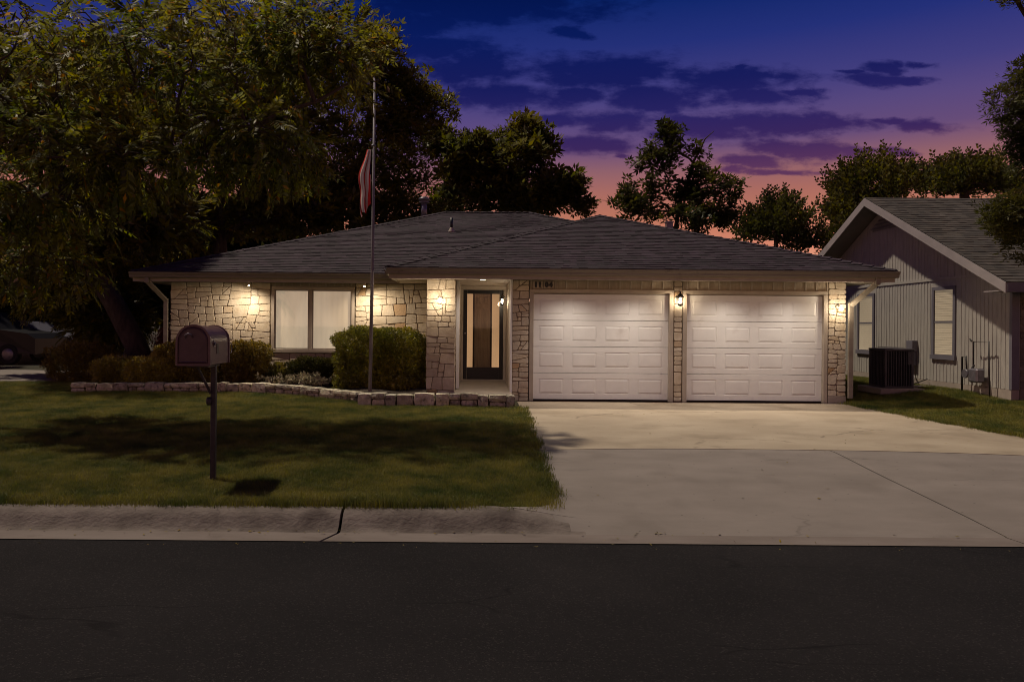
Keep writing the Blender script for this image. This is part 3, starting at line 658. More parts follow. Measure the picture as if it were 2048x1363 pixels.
# garage doors
def garage_door(x0, x1):
    D = DG + .07; z0, z1 = .035, 2.165; SH = (z1 - z0) / 4; body = MB()
    W = x1 - x0; mg = .115; gap = .17; pw = (W - 2 * mg - 3 * gap) / 4
    root = None
    for s in range(4):
        a, b = z0 + s * SH + .004, z0 + (s + 1) * SH - .004; ra, rb = a + .11, b - .11
        body.box(x0, x1, D + .0075, D + .045, a, b)
        body.box(x0, x1, D, D + .0074, a, ra, bev=.002); body.box(x0, x1, D, D + .0074, rb, b, bev=.002)
        xs = x0
        for i in range(5):
            e = (x0 + mg if i == 0 else x1 if i == 4 else xs + gap); body.box(xs, e, D + .0004, D + .0072, ra - .002, rb + .002); xs = e + pw
    root = body.build('garage_door', M_white, house)
    for s in range(4):
        a, b = z0 + s * SH + .004, z0 + (s + 1) * SH - .004; ra, rb = a + .11, b - .11
        for i in range(4):
            p0 = x0 + mg + i * (pw + gap); p1 = p0 + pw; m = MB(); e = .004; k = .038
            m.add([(p0 + e, D + .0074, ra + e), (p1 - e, D + .0074, ra + e), (p1 - e, D + .0074, rb - e), (p0 + e, D + .0074, rb - e),
                   (p0 + k, D - .001, ra + k), (p1 - k, D - .001, ra + k), (p1 - k, D - .001, rb - k), (p0 + k, D - .001, rb - k)], [(0, 1, 5, 4), (1, 2, 6, 5), (2, 3, 7, 6), (3, 0, 4, 7), (4, 5, 6, 7)])
            m.build('panel', M_white, root)
    MB().box(x0, x1, D + .01, D + .04, .004, .034).build('rubber_seal', M_darkseal, root)
    return root
tag(garage_door(1.13, 3.86), 'white panelled garage door nearer the porch'); tag(garage_door(4.22, 6.97), 'white panelled garage door at the right end')
MB().box(1.0, 7.1, DG + .15, DG + .25, -.1, .034).build('garage_floor', M_found, house)
# house number tiles
M_tile = mat('number_tile', (.30, .245, .19), (.35, .29, .23), rough=.5)
def number_plate(x, txt):
    pl = MB().box(x, x + .205, DG + .003, DG + .0295, 2.275, 2.425, bev=.005).build('number_plate', M_tile, house)
    for i, ch in enumerate(txt):
        cu = bpy.data.curves.new('digit', 'FONT'); cu.body = ch; cu.size = .125; cu.extrude = .002; cu.offset = .012; cu.align_x = 'CENTER'; cu.materials.append(M_black)
        tmp = bpy.data.objects.new('digit_curve', cu); col.objects.link(tmp); bpy.context.view_layer.update()
        me = bpy.data.meshes.new_from_object(tmp.evaluated_get(bpy.context.evaluated_depsgraph_get())); bpy.data.objects.remove(tmp); bpy.data.curves.remove(cu)
        o = bpy.data.objects.new('digit', me); col.objects.link(o); o.parent = pl; w = Vector((x + .062 + .082 * i, DG - .001, 2.305)); o.location = w - WP[pl]; o.rotation_euler = (R(90), 0, 0); WP[o] = w
number_plate(1.107, '11'); number_plate(1.325, '04')
# picture window
win = MB(); x0, x1, zb, zt = -4.64, -2.77, .875, 2.355; D = DW
win.box(x0, x1, D - .01, D + .09, zt - .07, zt, bev=.005); win.box(x0, x0 + .07, D - .01, D + .09, zb + .075, zt - .071, bev=.005); win.box(x1 - .07, x1, D - .01, D + .09, zb + .075, zt - .071, bev=.005)
win.box(x0 - .02, x1 + .02, D - .04, D + .09, zb, zb + .074, bev=.008); win.box(-3.80, -3.725, D + .0, D + .085, zb + .075, zt - .071, bev=.005)
M_wframe = mat('window_frame_paint', (.34, .29, .235), (.40, .345, .285), rough=.5)
wo_ = win.build('window', M_wframe, house)
tag(wo_, 'wide two-pane picture window glowing pale yellow')
M_alu = mat('window_sash', (.30, .27, .24), rough=.4, metal=.3)
def window_glow(name, c, s0, s1, zlo, zhi):
    m = bpy.data.materials.new(name); m.use_nodes = True; nt = m.node_tree; n = nt.nodes; L = nt.links.new; b = n['Principled BSDF']
    g = n.new('ShaderNodeNewGeometry'); t = n.new('ShaderNodeTexNoise'); t.inputs['Scale'].default_value = 1.4; L(g.outputs['Position'], t.inputs['Vector'])
    b.inputs['Base Color'].default_value = (.52, .46, .36, 1); b.inputs['Roughness'].default_value = .7
    r = n.new('ShaderNodeMapRange'); r.inputs[1].default_value = .3; r.inputs[2].default_value = .7; r.inputs[3].default_value = s0; r.inputs[4].default_value = s1; L(t.outputs['Fac'], r.inputs[0])
    mp = n.new('ShaderNodeMapping'); mp.inputs['Scale'].default_value = (2.2, 1, .6); L(g.outputs['Position'], mp.inputs[0]); L(mp.outputs[0], t.inputs['Vector'])
    sx = n.new('ShaderNodeSeparateXYZ'); L(g.outputs['Position'], sx.inputs[0]); q = n.new('ShaderNodeMapRange'); q.inputs[1].default_value = .9; q.inputs[2].default_value = 2.4; q.inputs[3].default_value = 1.15; q.inputs[4].default_value = .85; L(sx.outputs[2], q.inputs[0])
    mu = n.new('ShaderNodeMath'); mu.operation = 'MULTIPLY'; L(r.outputs[0], mu.inputs[0]); L(q.outputs[0], mu.inputs[1])
    b.inputs['Emission Color'].default_value = tuple(c) + (1,); L(mu.outputs[0], b.inputs['Emission Strength']); return m
M_shade = window_glow('roller_shade_glow', (1, .82, .60), .33, .47, 0, 0)  # shade glow also imitates the lawn reflected in the panes, brighter low down
for a, b in ((x0 + .072, -3.802), (-3.723, x1 - .072)):
    s = MB(); s.box(a, b, D + .03, D + .06, zt - .095, zt - .072); s.box(a, b, D + .03, D + .06, zb + .076, zb + .10); s.box(a, a + .022, D + .03, D + .06, zb + .101, zt - .096); s.box(b - .022, b, D + .03, D + .06, zb + .101, zt - .096)
    s.build('sash', M_alu, wo_)
    MB().box(a + .023, b - .023, D + .042, D + .048, zb + .101, zt - .096).build('pane', M_glass, wo_)
    sh = MB(); n = 24; vs = []; 
    for i in range(n + 1):
        xx = a + (b - a) * i / n; yy = D + .115 + .004 * math.sin(i * 1.9); vs += [(xx, yy, zb + .05), (xx, yy, zt)]
    sh.add(vs, [(2 * i, 2 * i + 2, 2 * i + 3, 2 * i + 1) for i in range(n)], smooth=True); sh.build('window_shade', M_shade, wo_)
# porch
pf = MB(); pf.prism([(14.12, .0), (14.12, .165), (16.98, .235), (16.98, .0)], -.445, .695, 'x'); pf.build('porch_floor', M_porch, house)
MB().box(.66, .698, DG + .02, 16.88, .19, 2.44).build('porch_side_panel', M_soffit, house)
MB().box(.655, .70, DG - .012, DG + .018, .17, 2.442, bev=.005).build('corner_trim', M_white, house)
MB().box(-.42, -.385, 15.101, 16.88, .21, 2.44).build('porch_side_panel', M_soffit, house)
MB().box(-.444, -.375, 15.06, 15.10, .20, 2.44, bev=.005).build('corner_trim', M_white, house)
MB().box(-.385, .66, 16.885, 16.93, 2.345, 2.441).build('door_head', M_soffit, house)
fr = MB(); fr.box(-.385, -.335, 16.885, 16.975, .235, 2.344); fr.box(.60, .659, 16.885, 16.975, .235, 2.344); fr.box(-.334, .599, 16.9, 16.975, .236, .262)
fr.build('door_casing', M_soffit, house)
st = MB(); a0, a1, b0, b1 = -.333, .598, .264, 2.342; Dd = 16.90
st.box(a0, a0 + .09, Dd, Dd + .045, b0, b1, bev=.004); st.box(a1 - .09, a1, Dd, Dd + .045, b0, b1, bev=.004); st.box(a0 + .091, a1 - .091, Dd + .001, Dd + .044, b1 - .09, b1, bev=.004)
st.box(a0 + .091, a1 - .091, Dd + .001, Dd + .044, b0, b0 + .28, bev=.004)
for q in range(3): st.box(a0 + .11, a1 - .11, Dd - .006, Dd + .0005, b0 + .05 + q * .075, b0 + .085 + q * .075, bev=.002)
sto = tag(st.build('storm_door', M_black, house), 'black framed glass storm door in the recessed porch')
MB().box(a0 + .092, a1 - .092, Dd + .02, Dd + .025, b0 + .281, b1 - .091).build('pane', glassmat('door_glass', (.85, .8, .74), .03, .25), sto)
MB().lathe((a0 + .045, Dd, 1.33), [(.016, -.004), (.016, .03), (.024, .034), (.024, .055), (.012, .06)], 10, axis='y').build('handle', M_galv, sto)
ind = MB(); e0, e1 = -.07, .298; ind.box(e0, e1, 17.0, 17.04, .27, 2.3)
ino = ind.build('front_door', M_wood, house)
for zz0, zz1 in ((.42, 1.02), (1.16, 1.92), (2.02, 2.2)):
    for xx0, xx1 in ((e0 + .04, e0 + .16), (e0 + .205, e0 + .325)):
        m = MB(); m.add([(xx0, 16.9995, zz0), (xx1, 16.9995, zz0), (xx1, 16.9995, zz1), (xx0, 16.9995, zz1), (xx0 + .03, 16.985, zz0 + .03), (xx1 - .03, 16.985, zz0 + .03), (xx1 - .03, 16.985, zz1 - .03), (xx0 + .03, 16.985, zz1 - .03)],
              [(0, 1, 5, 4), (1, 2, 6, 5), (2, 3, 7, 6), (3, 0, 4, 7), (4, 5, 6, 7)]); m.build('panel', M_wood, ino)
dj = MB(); dj.box(e0 - .04, e0 - .002, 16.98, 17.05, .265, 2.34); dj.box(e1 + .002, e1 + .04, 16.98, 17.05, .265, 2.34); dj.build('door_jamb', mat('dark_jamb', (.05, .035, .025), rough=.5), house)
M_side = window_glow('lit_sidelight', (1, .64, .36), .42, .56, 0, 0)
for a, b in ((a0 + .06, e0 - .041), (e1 + .041, a1 - .06)): MB().box(a, b, 17.0, 17.02, .27, 2.34).build('sidelight', M_side, house)
MB().box(-.42, .7, 17.06, 17.2, .2, 2.34).build('hall_wall', mat('hall_dark', (.03, .025, .02)), house)
# roof pipes
def vent_obj(name, c, h, r, cap, label, mt=M_galv):
    e = empty(name, c, label, 'vent'); z0 = c[2]
    MB().lathe(c, [(r * 2.6, 0), (r * 2.4, .03), (r * 1.15, .12), (r * 1.1, .13)], 14).build('flashing', M_soffit if not cap else M_galv, e)
    MB().lathe((c[0], c[1], z0 + .05), [(r, 0), (r, h)], 14).build('pipe', mt, e)
    if cap: MB().lathe((c[0], c[1], z0 + h), [(r * 1.1, -.0), (r * 1.75, .03), (r * 1.75, .055), (r * 1.2, .07), (r * 1.2, .10), (r * 1.85, .11), (r * 1.8, .17), (r * 1.2, .21), (r * .3, .23)], 16).build('cap', mt, e)
    return e
p = at(848, 425, 24.0); vent_obj('roof_vent', (p.x, 24.0, 4.95), .58, .10, True, 'round metal flue with a mushroom cap at the left end of the main ridge')
Dv = 19.6; p = at(903, 456, Dv); vent_obj('vent_pipe', (p.x, Dv, ZE + PT * (Dv - YF) - .01), .34, .036, False, 'thin dark vent pipe with pale flashing on the front slope', M_black)
Dv = 20.6; p = at(1338, 452, Dv)
e = empty('chimney_vent', (p.x, Dv, 4.0), 'square grey metal vent box behind the garage roof ridge', 'vent')
MB().box(p.x - .09, p.x + .09, Dv - .09, Dv + .09, 3.9, 4.47, bev=.006).build('box', M_galv, e); MB().box(p.x - .115, p.x + .115, Dv - .115, Dv + .115, 4.47, 4.50, bev=.005).build('cap', M_galv, e)

# ------------------------------------------------------------------ lamps
def plight(name, loc, W, rad, parent, colr=(1, .74, .44), kind='POINT', size=None, aim=(0, 0, -1), blend=1.0):
    l = bpy.data.lights.new(name, kind); l.energy = W; l.color = colr; l.shadow_soft_size = rad
    if kind == 'SPOT': l.spot_size = R(size); l.spot_blend = blend
    o = bpy.data.objects.new(name, l); col.objects.link(o); o.parent = parent; o.location = Vector(loc) - WP[parent]
    o.rotation_euler = (-Vector(aim)).to_track_quat('Z', 'Y').to_euler(); return o
WARM = (1, .82, .60); SOFTW = (1, .87, .73)
def lantern(c, label, wallv, W, hgt=.27, wd=.13):
    """coach lantern centred on c; wallv = vector from the lamp back to the wall"""
    c = Vector(c); wv = Vector(wallv); e = empty('wall_lantern', c - Vector((0, 0, hgt / 2)), label, 'lantern', 'lanterns on the house front')
    m = MB(); r = wd / 2
    m.lathe(c + Vector((0, 0, hgt * .20)), [(r * 1.12, 0), (r * 1.15, .012), (r * .75, .05), (r * .25, .085), (r * .2, .10), (r * .32, .115), (.004, .13)], 8); m.build('roof_cap', M_black, e)
    m = MB(); m.lathe(c - Vector((0, 0, hgt * .36)), [(.004, -.03), (r * .5, -.015), (r * .8, 0), (r * .8, .012)], 8); m.build('base_cup', M_black, e)
    m = MB()
    for k in range(6):
        w = k * math.pi / 3 + .3; p0 = c + Vector((math.cos(w) * r * .78, math.sin(w) * r * .78, -hgt * .34)); p1 = c + Vector((math.cos(w) * r * 1.02, math.sin(w) * r * 1.02, hgt * .20)); m.tube([p0, p1], .0035, 4)
    m.build('cage', M_black, e)
    m = MB(); m.lathe(c - Vector((0, 0, hgt * .33)), [(r * .72, 0), (r * .95, hgt * .52)], 12); m.build('glass', M_lampglass, e)
    m = MB(); m.lathe(c - Vector((0, 0, hgt * .20)), [(.012, 0), (.019, .03), (.021, .06), (.014, .09), (.006, .105)], 10); m.build('bulb', M_bulb, e)
    m = MB(); m.tube([c + wv, c + wv * .8 + Vector((0, 0, .06)), c + wv * .5 + Vector((0, 0, hgt * .2 + .05)), c + Vector((0, 0, hgt * .2 + .10))], .008, 6)
    q = c + wv; d = wv.normalized()
    if abs(d.y) > .5: m.box(q.x - .045, q.x + .045, q.y - .012, q.y + .01, q.z - .07, q.z + .09)
    else: m.box(q.x - .01, q.x + .012, q.y - .045, q.y + .045, q.z - .07, q.z + .09)
    m.build('bracket', M_black, e)
    plight('lantern_light', c - Vector((0, 0, .02)), W, .05, e, WARM); return e
lantern((4.045, DG - .13, 2.05), 'black glass lantern lit on the narrow stone strip between the garage doors', (0, .128, 0), 10)
lantern((.54, 16.05, 2.06), 'small black lantern on the right side wall of the porch', (.118, 0, 0), 9, .21, .10)
def sconce(c, label, W):
    c = Vector(c); e = empty('wall_light', c, label, 'wall light', 'small bulbs on the stone piers')
    MB().lathe(c + Vector((0, .135, .045)), [(.04, 0), (.04, .02), (.02, .03)], 12, axis='y').build('backplate', M_soffit, e)
    MB().tube([c + Vector((0, .12, .045)), c + Vector((0, .03, .065)), c + Vector((0, 0, .06)), c + Vector((0, 0, .03))], .009, 6).build('arm', M_soffit, e)
    MB().lathe(c, [(.004, -.045), (.026, -.036), (.036, -.012), (.034, .012), (.018, .03)], 12).build('bulb', M_bulb, e)
    plight('sconce_light', c + Vector((0, -.07, -.0)), W, .05, e, WARM); return e
sconce((-.76, DG - .14, 2.01), 'bare lit bulb on the stone pier left of the porch', 10)
sconce((7.25, DG - .14, 1.90), 'bare lit bulb on the right end stone pier of the garage', 10)
def spot_fix(c, label, W, aim, size=150):
    c = Vector(c); e = empty('eave_spotlight', c, label, 'spotlight', 'small spotlights under the wing eave')
    MB().lathe(c, [(.028, -.05), (.034, -.045), (.034, 0), (.020, .02), (.012, .043)], 12).build('housing', M_soffit, e)
    MB().lathe(c + Vector((0, 0, -.056)), [(.024, 0), (.024, .004)], 12).build('lens', M_bulb, e)
    plight('spot_light', c + Vector((0, -.0, -.075)), W, .02, e, WARM, 'SPOT', size, aim); return e
spot_fix((-5.0, 15.84, 2.40), 'small lit spotlight under the eave left of the picture window', 92, (-.3, .05, -1), 174)
spot_fix((-2.48, 15.84, 2.40), 'small lit spotlight under the eave right of the picture window', 88, (.2, .1, -1), 172)
def downlight(x, D, W, label, size=140, zz=2.443, aim=(0, 0, -1)):
    e = empty('soffit_downlight', (x, D, zz), label, 'downlight', 'round downlights recessed in the front soffit')
    MB().lathe((x, D, zz - .008), [(.085, 0), (.085, .007)], 20).build('trim_ring', M_soffit, e)
    MB().lathe((x, D, zz - .011), [(.055, 0), (.055, .0025)], 18).build('lens', emit('downlight_lens_%d' % int(x * 10 + 50), (1, .78, .5), 6), e)
    plight('downlight_light', (x, D, zz - .02), W, .055, e, SOFTW, 'SPOT', size, aim); return e
downlight(.10, 14.62, 52, 'round downlight in the porch soffit', 150)
downlight(1.85, 14.12, 115, 'added unseen downlight over the left half of the garage door by the porch', 156, aim=(0, -.34, -1))  # four garage downlights added, hidden behind the fascia, to brighten doors and driveway
downlight(3.15, 14.12, 115, 'added unseen downlight over the right half of the garage door by the porch', 156, aim=(0, -.34, -1))
downlight(4.95, 14.12, 115, 'added unseen downlight over the left half of the right hand garage door', 156, aim=(0, -.34, -1))
downlight(6.25, 14.12, 115, 'added unseen downlight over the right half of the right hand garage door', 156, aim=(0, -.34, -1))

# ------------------------------------------------------------------ neighbour house
nb = empty('neighbour_house', (10.1, 18, .2), 'grey vertical board house with a gable side wall facing right of the garage', 'house')
NX, N0, N1, NP, NZ = 10.1, 13.7, 22.1, 17.9, 2.40
zpk = 4.62
m = MB()
zt_ = lambda y: NZ + .16 + (zpk - NZ - .16) * (1 - abs(y - NP) / (NP - N0))
m.prism([(N0, .38), (N1, .38), (N1, zt_(N1)), (NP, zt_(NP)), (N0, zt_(N0))], NX, NX + .15, 'x')
m.build('side_wall', M_grey, nb)
MB().box(NX - .012, NX + .14, N0 - .01, N1, -.1, .375).build('foundation', M_found, nb)
nbatt = MB(); y = N0 + .05
while y < N1:
    tz_ = zt_(y + .017) - .1 if y < NP - .7 or y > NP + .7 else 3.95
    if 15.24 < y < 16.13 or 18.37 < y < 19.29: nbatt.box(NX - .008, NX - .0005, y, y + .035, .385, .855); nbatt.box(NX - .008, NX - .0005, y, y + .035, 2.645, tz_)
    else: nbatt.box(NX - .008, NX - .0005, y, y + .035, .385, tz_)
    y += .115
tag(nbatt.build('siding_ridges', M_grey, nb), kind='stuff')
MB().box(NX - .022, NX - .001, N0, N1, 2.58, 2.64).build('band_board', M_grey, nb)
MB().box(NX - .02, NX + .12, N0 - .03, N0 + .04, .38, NZ + .1).build('corner_board', M_greytrim, nb)
# gable louvre
lv = MB(); lv.box(NX - .03, NX - .01, NP - .62, NP + .62, 3.98, 4.01)
lvo = lv.build('gable_vent', M_soff2, nb)
for k in range(5):
    zc = 4.03 + k * .085; hw = max(.08, .66 - (k * .085) * 1.75); mm = MB()
    mm.add([(NX - .012, NP - hw, zc + .06), (NX - .012, NP + hw, zc + .06), (NX - .06, NP + hw, zc), (NX - .06, NP - hw, zc), (NX - .012, NP - hw, zc + .045), (NX - .012, NP + hw, zc + .045)], [(0, 1, 2, 3), (3, 2, 5, 4)])
    mm.build('louvre_slat', M_soff2, lvo)
# roof slopes with overhang
X0, X1 = 9.52, 26; oh = .62; sl = (zpk - NZ - .16) / (NP - N0)
ze = lambda y: zpk + .02 - sl * abs(y - NP)
m = MB(); yf, yb = N0 - oh, N1 + oh
m.prism([(yf, ze(yf)), (NP, ze(NP)), (NP, ze(NP) + .10), (yf, ze(yf) + .10)], X0 + .03, X1, 'x'); m.prism([(NP, ze(NP)), (yb, ze(yb)), (yb, ze(yb) + .10), (NP, ze(NP) + .10)], X0 + .03, X1, 'x')
nro = m.build('roof', M_soff2, nb)
shingles((0, yf, ze(yf) + .10), (1, 0, 0), (0, 1, 0), NP - yf, lambda r: (X0, X1), nro, M_shingle2, pitch=sl, seed=12)
shingles((0, yb, ze(yb) + .10), (-1, 0, 0), (0, -1, 0), yb - NP, lambda r: (-X1, -X0), nro, M_shingle2, pitch=sl, seed=13)
for s, ya in ((1, yf), (-1, yb)):
    m = MB(); m.prism([(ya, ze(ya) - .10), (NP, ze(NP) - .10), (NP, ze(NP) + .095), (ya, ze(ya) + .095)], X0, X0 + .028, 'x'); m.build('rake_board', M_rake, nb)
MB().box(X0 + .03, X1, yf - .022, yf - .001, ze(yf) - .08, ze(yf) + .09).build('fascia', M_greytrim, nb)
MB().box(X0 + .03, NX - .03, yf + .02, N0 - .0, ze(yf) - .06, ze(yf) - .04).build('eave_return', M_rake, nb)
# windows
M_blind = window_glow('lit_blinds', (1, .80, .56), .22, .27, 0, 0)
def nwin(ya, yb_, z0, z1, label):
    m = MB(); w = .075
    m.box(NX - .03, NX - .0, ya, yb_, z1 - w, z1); m.box(NX - .05, NX - .0, ya - .02, yb_ + .02, z0, z0 + .1)
    m.box(NX - .03, NX, ya, ya + w, z0 + .101, z1 - w - .001); m.box(NX - .03, NX, yb_ - w, yb_, z0 + .101, z1 - w - .001)
    zm = (z0 + z1) / 2 + .02; m.box(NX - .02, NX - .001, ya + w, yb_ - w, zm - .02, zm + .02)
    o = tag(m.build('window', M_greytrim, nb), label)
    MB().box(NX - .012, NX - .008, ya + w, yb_ - w, z0 + .101, zm - .021).build('pane', M_glass, o); MB().box(NX - .016, NX - .012, ya + w, yb_ - w, zm + .021, z1 - w - .001).build('pane', M_glass, o)
    m = MB(); zz = z0 + .11
    while zz < z1 - w - .02:
        m.add([(NX - .006, ya + w + .01, zz), (NX - .006, yb_ - w - .01, zz), (NX - .0015, yb_ - w - .01, zz + .048), (NX - .0015, ya + w + .01, zz + .048)], [(0, 1, 2, 3)]); zz += .052
    m.build('blinds', M_blind, o); return o
nwin(15.30, 16.09, .86, 2.44, 'tall window with lit blinds nearer the front corner'); nwin(18.43, 19.25, .86, 2.42, 'tall window with lit blinds beside the garage corner')
# front wall of the neighbour, stone
m = MB(); m.box(NX + .16, 26, N0 + .03, N0 + .2, -.1, NZ + .12); fw = m.build('front_wall', M_mortar, nb)
for p in rubble(NX + .15, .05, 13, NZ + .1, rs, .06, .19):
    mm = MB()
    if stone_into(mm, p, front(N0), rs) : mm.build('stone', mat('dim_stone', (.13, .11, .08), (.2, .17, .13), rough=.9, scale=6, rnd=.2) if 'dim_stone' not in MATS else MATS['dim_stone'], fw)
# electrical box and conduit
ds_ = empty('disconnect_box', (NX, 16.9, 1), 'grey electrical box on the grey wall above the air conditioner pipes', 'electrical box')
MB().box(NX - .13, NX - .01, 16.62, 16.86, 1.0, 1.25, bev=.006).build('lower_box', M_greytrim, ds_); MB().box(NX - .11, NX - .01, 16.64, 16.84, .68, .99, bev=.006).build('upper_box', M_greytrim, ds_)
MB().tube([(NX - .05, 16.75, .68), (NX - .05, 16.72, .5), (NX - .12, 16.55, .42), (NX - .2, 16.45, .32), (NX - .3, 16.5, .24), (NX - .45, 16.5, .26), (9.4, 16.0, .34)], .016, 8).build('conduit', M_rake, ds_)
MB().tube([(NX - .06, 16.05, .24), (9.35, 15.75, .27)], .028, 8).build('insulated_line', M_rake, ds_)
MB().tube([(NX - .04, 16.2, .40), (9.7, 16.1, .3), (9.36, 15.95, .42)], .012, 6).build('refrigerant_pipe', M_post, ds_)
# gas meter
gm = empty('gas_meter', (NX - .2, 14.7, .2), 'small gas meter with grey pipework by the front corner of the grey wall', 'gas meter')
GXX = NX - .16
MB().box(GXX - .09, GXX + .09, 14.30, 14.56, .46, .74, bev=.03).build('meter_body', M_galv, gm)
MB().lathe((GXX - .02, 14.72, .62), [(.09, -.03), (.095, 0), (.06, .04), (.03, .06)], 12, axis='x').build('regulator', M_galv, gm)
g = MB(); g.tube([(GXX, 14.86, .1), (GXX, 14.86, .95), (GXX, 14.74, .97), (GXX, 14.72, .66)], .018, 8); g.tube([(GXX, 14.52, .72), (GXX, 14.52, 1.27), (GXX + .02, 14.12, 1.28), (GXX + .03, 14.10, .16)], .013, 8); g.tube([(GXX, 14.68, .62), (GXX, 14.5, .80)], .02, 8)
g.tube([(GXX, 14.58, 1.27), (GXX - .01, 14.62, 1.33)], .014, 6); g.build('pipework', M_post, gm)
# air conditioner
ac = empty('air_conditioner', (9.03, 15.83, .2), 'dark metal air conditioning unit with vertical grille bars by the grey wall', 'air conditioner')
ax0, ax1, ay0, ay1, az0, az1 = 8.72, 9.34, 15.5, 16.14, .25, 1.09
M_ac = mat('ac_paint', (.055, .05, .062), (.08, .07, .085), rough=.45, metal=.2, scale=9); M_fin = mat('ac_coil', (.012, .011, .013), rough=.6, metal=.4)
MB().box(ax0 + .035, ax1 - .035, ay0 + .035, ay1 - .035, az0 + .03, az1 - .03).build('coil', M_fin, ac)
MB().box(ax0, ax1, ay0, ay1, az0, az0 + .04, bev=.006).build('base_pan', M_ac, ac)
tpm = MB(); tpm.box(ax0 - .01, ax1 + .01, ay0 - .01, ay1 + .01, az1 - .05, az1, bev=.01); tpm.build('top_cover', M_ac, ac)
fg = MB()
for rr in (.06, .11, .16, .21, .26): fg.tube([((ax0 + ax1) / 2 + rr * math.cos(w), (ay0 + ay1) / 2 + rr * math.sin(w), az1 + .02) for w in [k * math.pi / 10 for k in range(21)]], .004, 4)
fg.build('fan_guard', M_ac, ac)
for (xx, yy) in ((ax0, ay0), (ax1 - .05, ay0), (ax0, ay1 - .05), (ax1 - .05, ay1 - .05)): MB().box(xx, xx + .05, yy, yy + .05, az0 + .041, az1 - .051, bev=.006).build('corner_post', M_ac, ac)
for k in range(9): xx = ax0 + .075 + k * .055; MB().box(xx, xx + .014, ay0 + .004, ay0 + .018, az0 + .042, az1 - .052).build('grille_bar', M_ac, ac)
for k in range(9): yy = ay0 + .08 + k * .056; MB().box(ax0 + .004, ax0 + .018, yy, yy + .014, az0 + .042, az1 - .052).build('grille_bar', M_ac, ac)
MB().box(ax1 - .13, ax1 - .052, ay0 + .0, ay0 + .02, .75, az1 - .06).build('service_panel', M_ac, ac)
MB().box(8.55, 9.5, 15.35, 16.3, .12, .248, bev=.01).build('pad', M_found, ac)

# ------------------------------------------------------------------ mailbox
mbx = empty('mailbox', (-2.62, 7.2, -.06), 'big maroon arched mailbox on a thin dark post by the kerb', 'mailbox')
def arch(xc, w, z0, h, n=14):
    r = w / 2; pts = [(xc - r, z0), (xc + r, z0)]
    for i in range(n + 1):
        a = math.pi * i / n; pts.append((xc + r * math.cos(a), z0 + h - r + r * math.sin(a)))
    return pts
mw, mh, mz, my0, my1, mxc = .305, .372, 1.115, 6.92, 7.46, -2.71
MB().prism(arch(mxc, mw, mz, mh), my0, my1, 'y').build('box', M_mail, mbx)
for ya, yb_, ex in ((my0 - .012, my0 + .022, .014), (my1 - .014, my1 + .006, .010)):
    rim = MB(); o_ = arch(mxc, mw + 2 * ex, mz - ex * .2, mh + ex * 1.2, 20); i_ = arch(mxc, mw - .012, mz + .008, mh - .012, 20); k = len(o_)
    vs = [(p[0], y, p[1]) for y in (ya, yb_) for p in o_] + [(p[0], y, p[1]) for y in (ya, yb_) for p in i_]
    for i in range(k):
        j = (i + 1) % k
        rim.add([vs[i], vs[j], vs[k + j], vs[k + i]], [(0, 1, 2, 3)]); rim.add([vs[i], vs[j], vs[2 * k + j], vs[2 * k + i]], [(3, 2, 1, 0)]); rim.add([vs[2 * k + i], vs[2 * k + j], vs[3 * k + j], vs[3 * k + i]], [(3, 2, 1, 0)]); rim.add([vs[k + i], vs[k + j], vs[3 * k + j], vs[3 * k + i]], [(0, 1, 2, 3)])
    rim.build('rim', M_mail, mbx)
dm = MB(); o_ = arch(mxc, mw - .02, mz + .012, mh - .02, 20); c_ = (mxc, mz + .17); k = len(o_)
vs = [(p[0], my0 - .004, p[1]) for p in o_] + [(c_[0] + (p[0] - c_[0]) * .93, my0 - .016, c_[1] + (p[1] - c_[1]) * .93) for p in o_] + [(c_[0] + (p[0] - c_[0]) * .88, my0 - .010, c_[1] + (p[1] - c_[1]) * .88) for p in o_]
dm.add(vs, [(i, (i + 1) % k, k + (i + 1) % k, k + i) for i in range(k)] + [(k + i, k + (i + 1) % k, 2 * k + (i + 1) % k, 2 * k + i) for i in range(k)] + [tuple(range(2 * k, 3 * k))])
do = dm.build('door', M_mail2, mbx)
MB().tube([(mxc - .07, my0 - .012, mz + .255), (mxc - .065, my0 - .04, mz + .285), (mxc - .035, my0 - .045, mz + .30), (mxc - .01, my0 - .04, mz + .29), (mxc - .005, my0 - .012, mz + .26)], .006, 8).build('handle', M_galv, do)
MB().box(mxc - .155, mxc + .155, my0 - .02, my0 + .03, mz - .012, mz + .006, bev=.004).build('lip', M_mail, mbx)
fl = MB(); fx = mxc + mw / 2
fl.box(fx + .001, fx + .007, 7.02, 7.05, mz + .17, mz + .235, bev=.002); fl.lathe((fx + .004, 7.035, mz + .20), [(.016, 0), (.016, .012), (.008, .016)], 10, axis='x'); fl.build('flag_hinge', M_galv, mbx)
MB().box(fx + .001, fx + .004, 7.11, 7.16, mz + .10, mz + .20).build('flag', M_black, mbx)
rb = MB()
for zz in (mz + .03, mz + .215): rb.box(fx - .003, fx + .004, my0 + .03, my1 - .02, zz, zz + .006)
rb.build('side_rib', M_mail, mbx)
MB().tube([(fx + .01, my1 + .004, mz + .20), (fx + .02, my1 + .03, mz + .19), (fx + .02, my1 + .03, mz + .10), (fx + .008, my1 + .004, mz + .09)], .004, 6).build('rear_latch', M_galv, mbx)
zg0 = lz(-2.63, 7.25)
ps = MB(); ps.box(-2.655, -2.605, 7.22, 7.27, zg0 - .1, mz - .013, bev=.004); ps.build('post', M_post, mbx)
MB().box(mxc - .10, mxc + .10, 7.02, 7.36, mz - .03, mz - .0125).build('mounting_board', M_post, mbx)
br = MB(); box_along(br, (-2.645, 7.2, mz - .30), (-2.76, 7.16, mz - .03), .02, .02); br.build('brace', M_post, mbx)
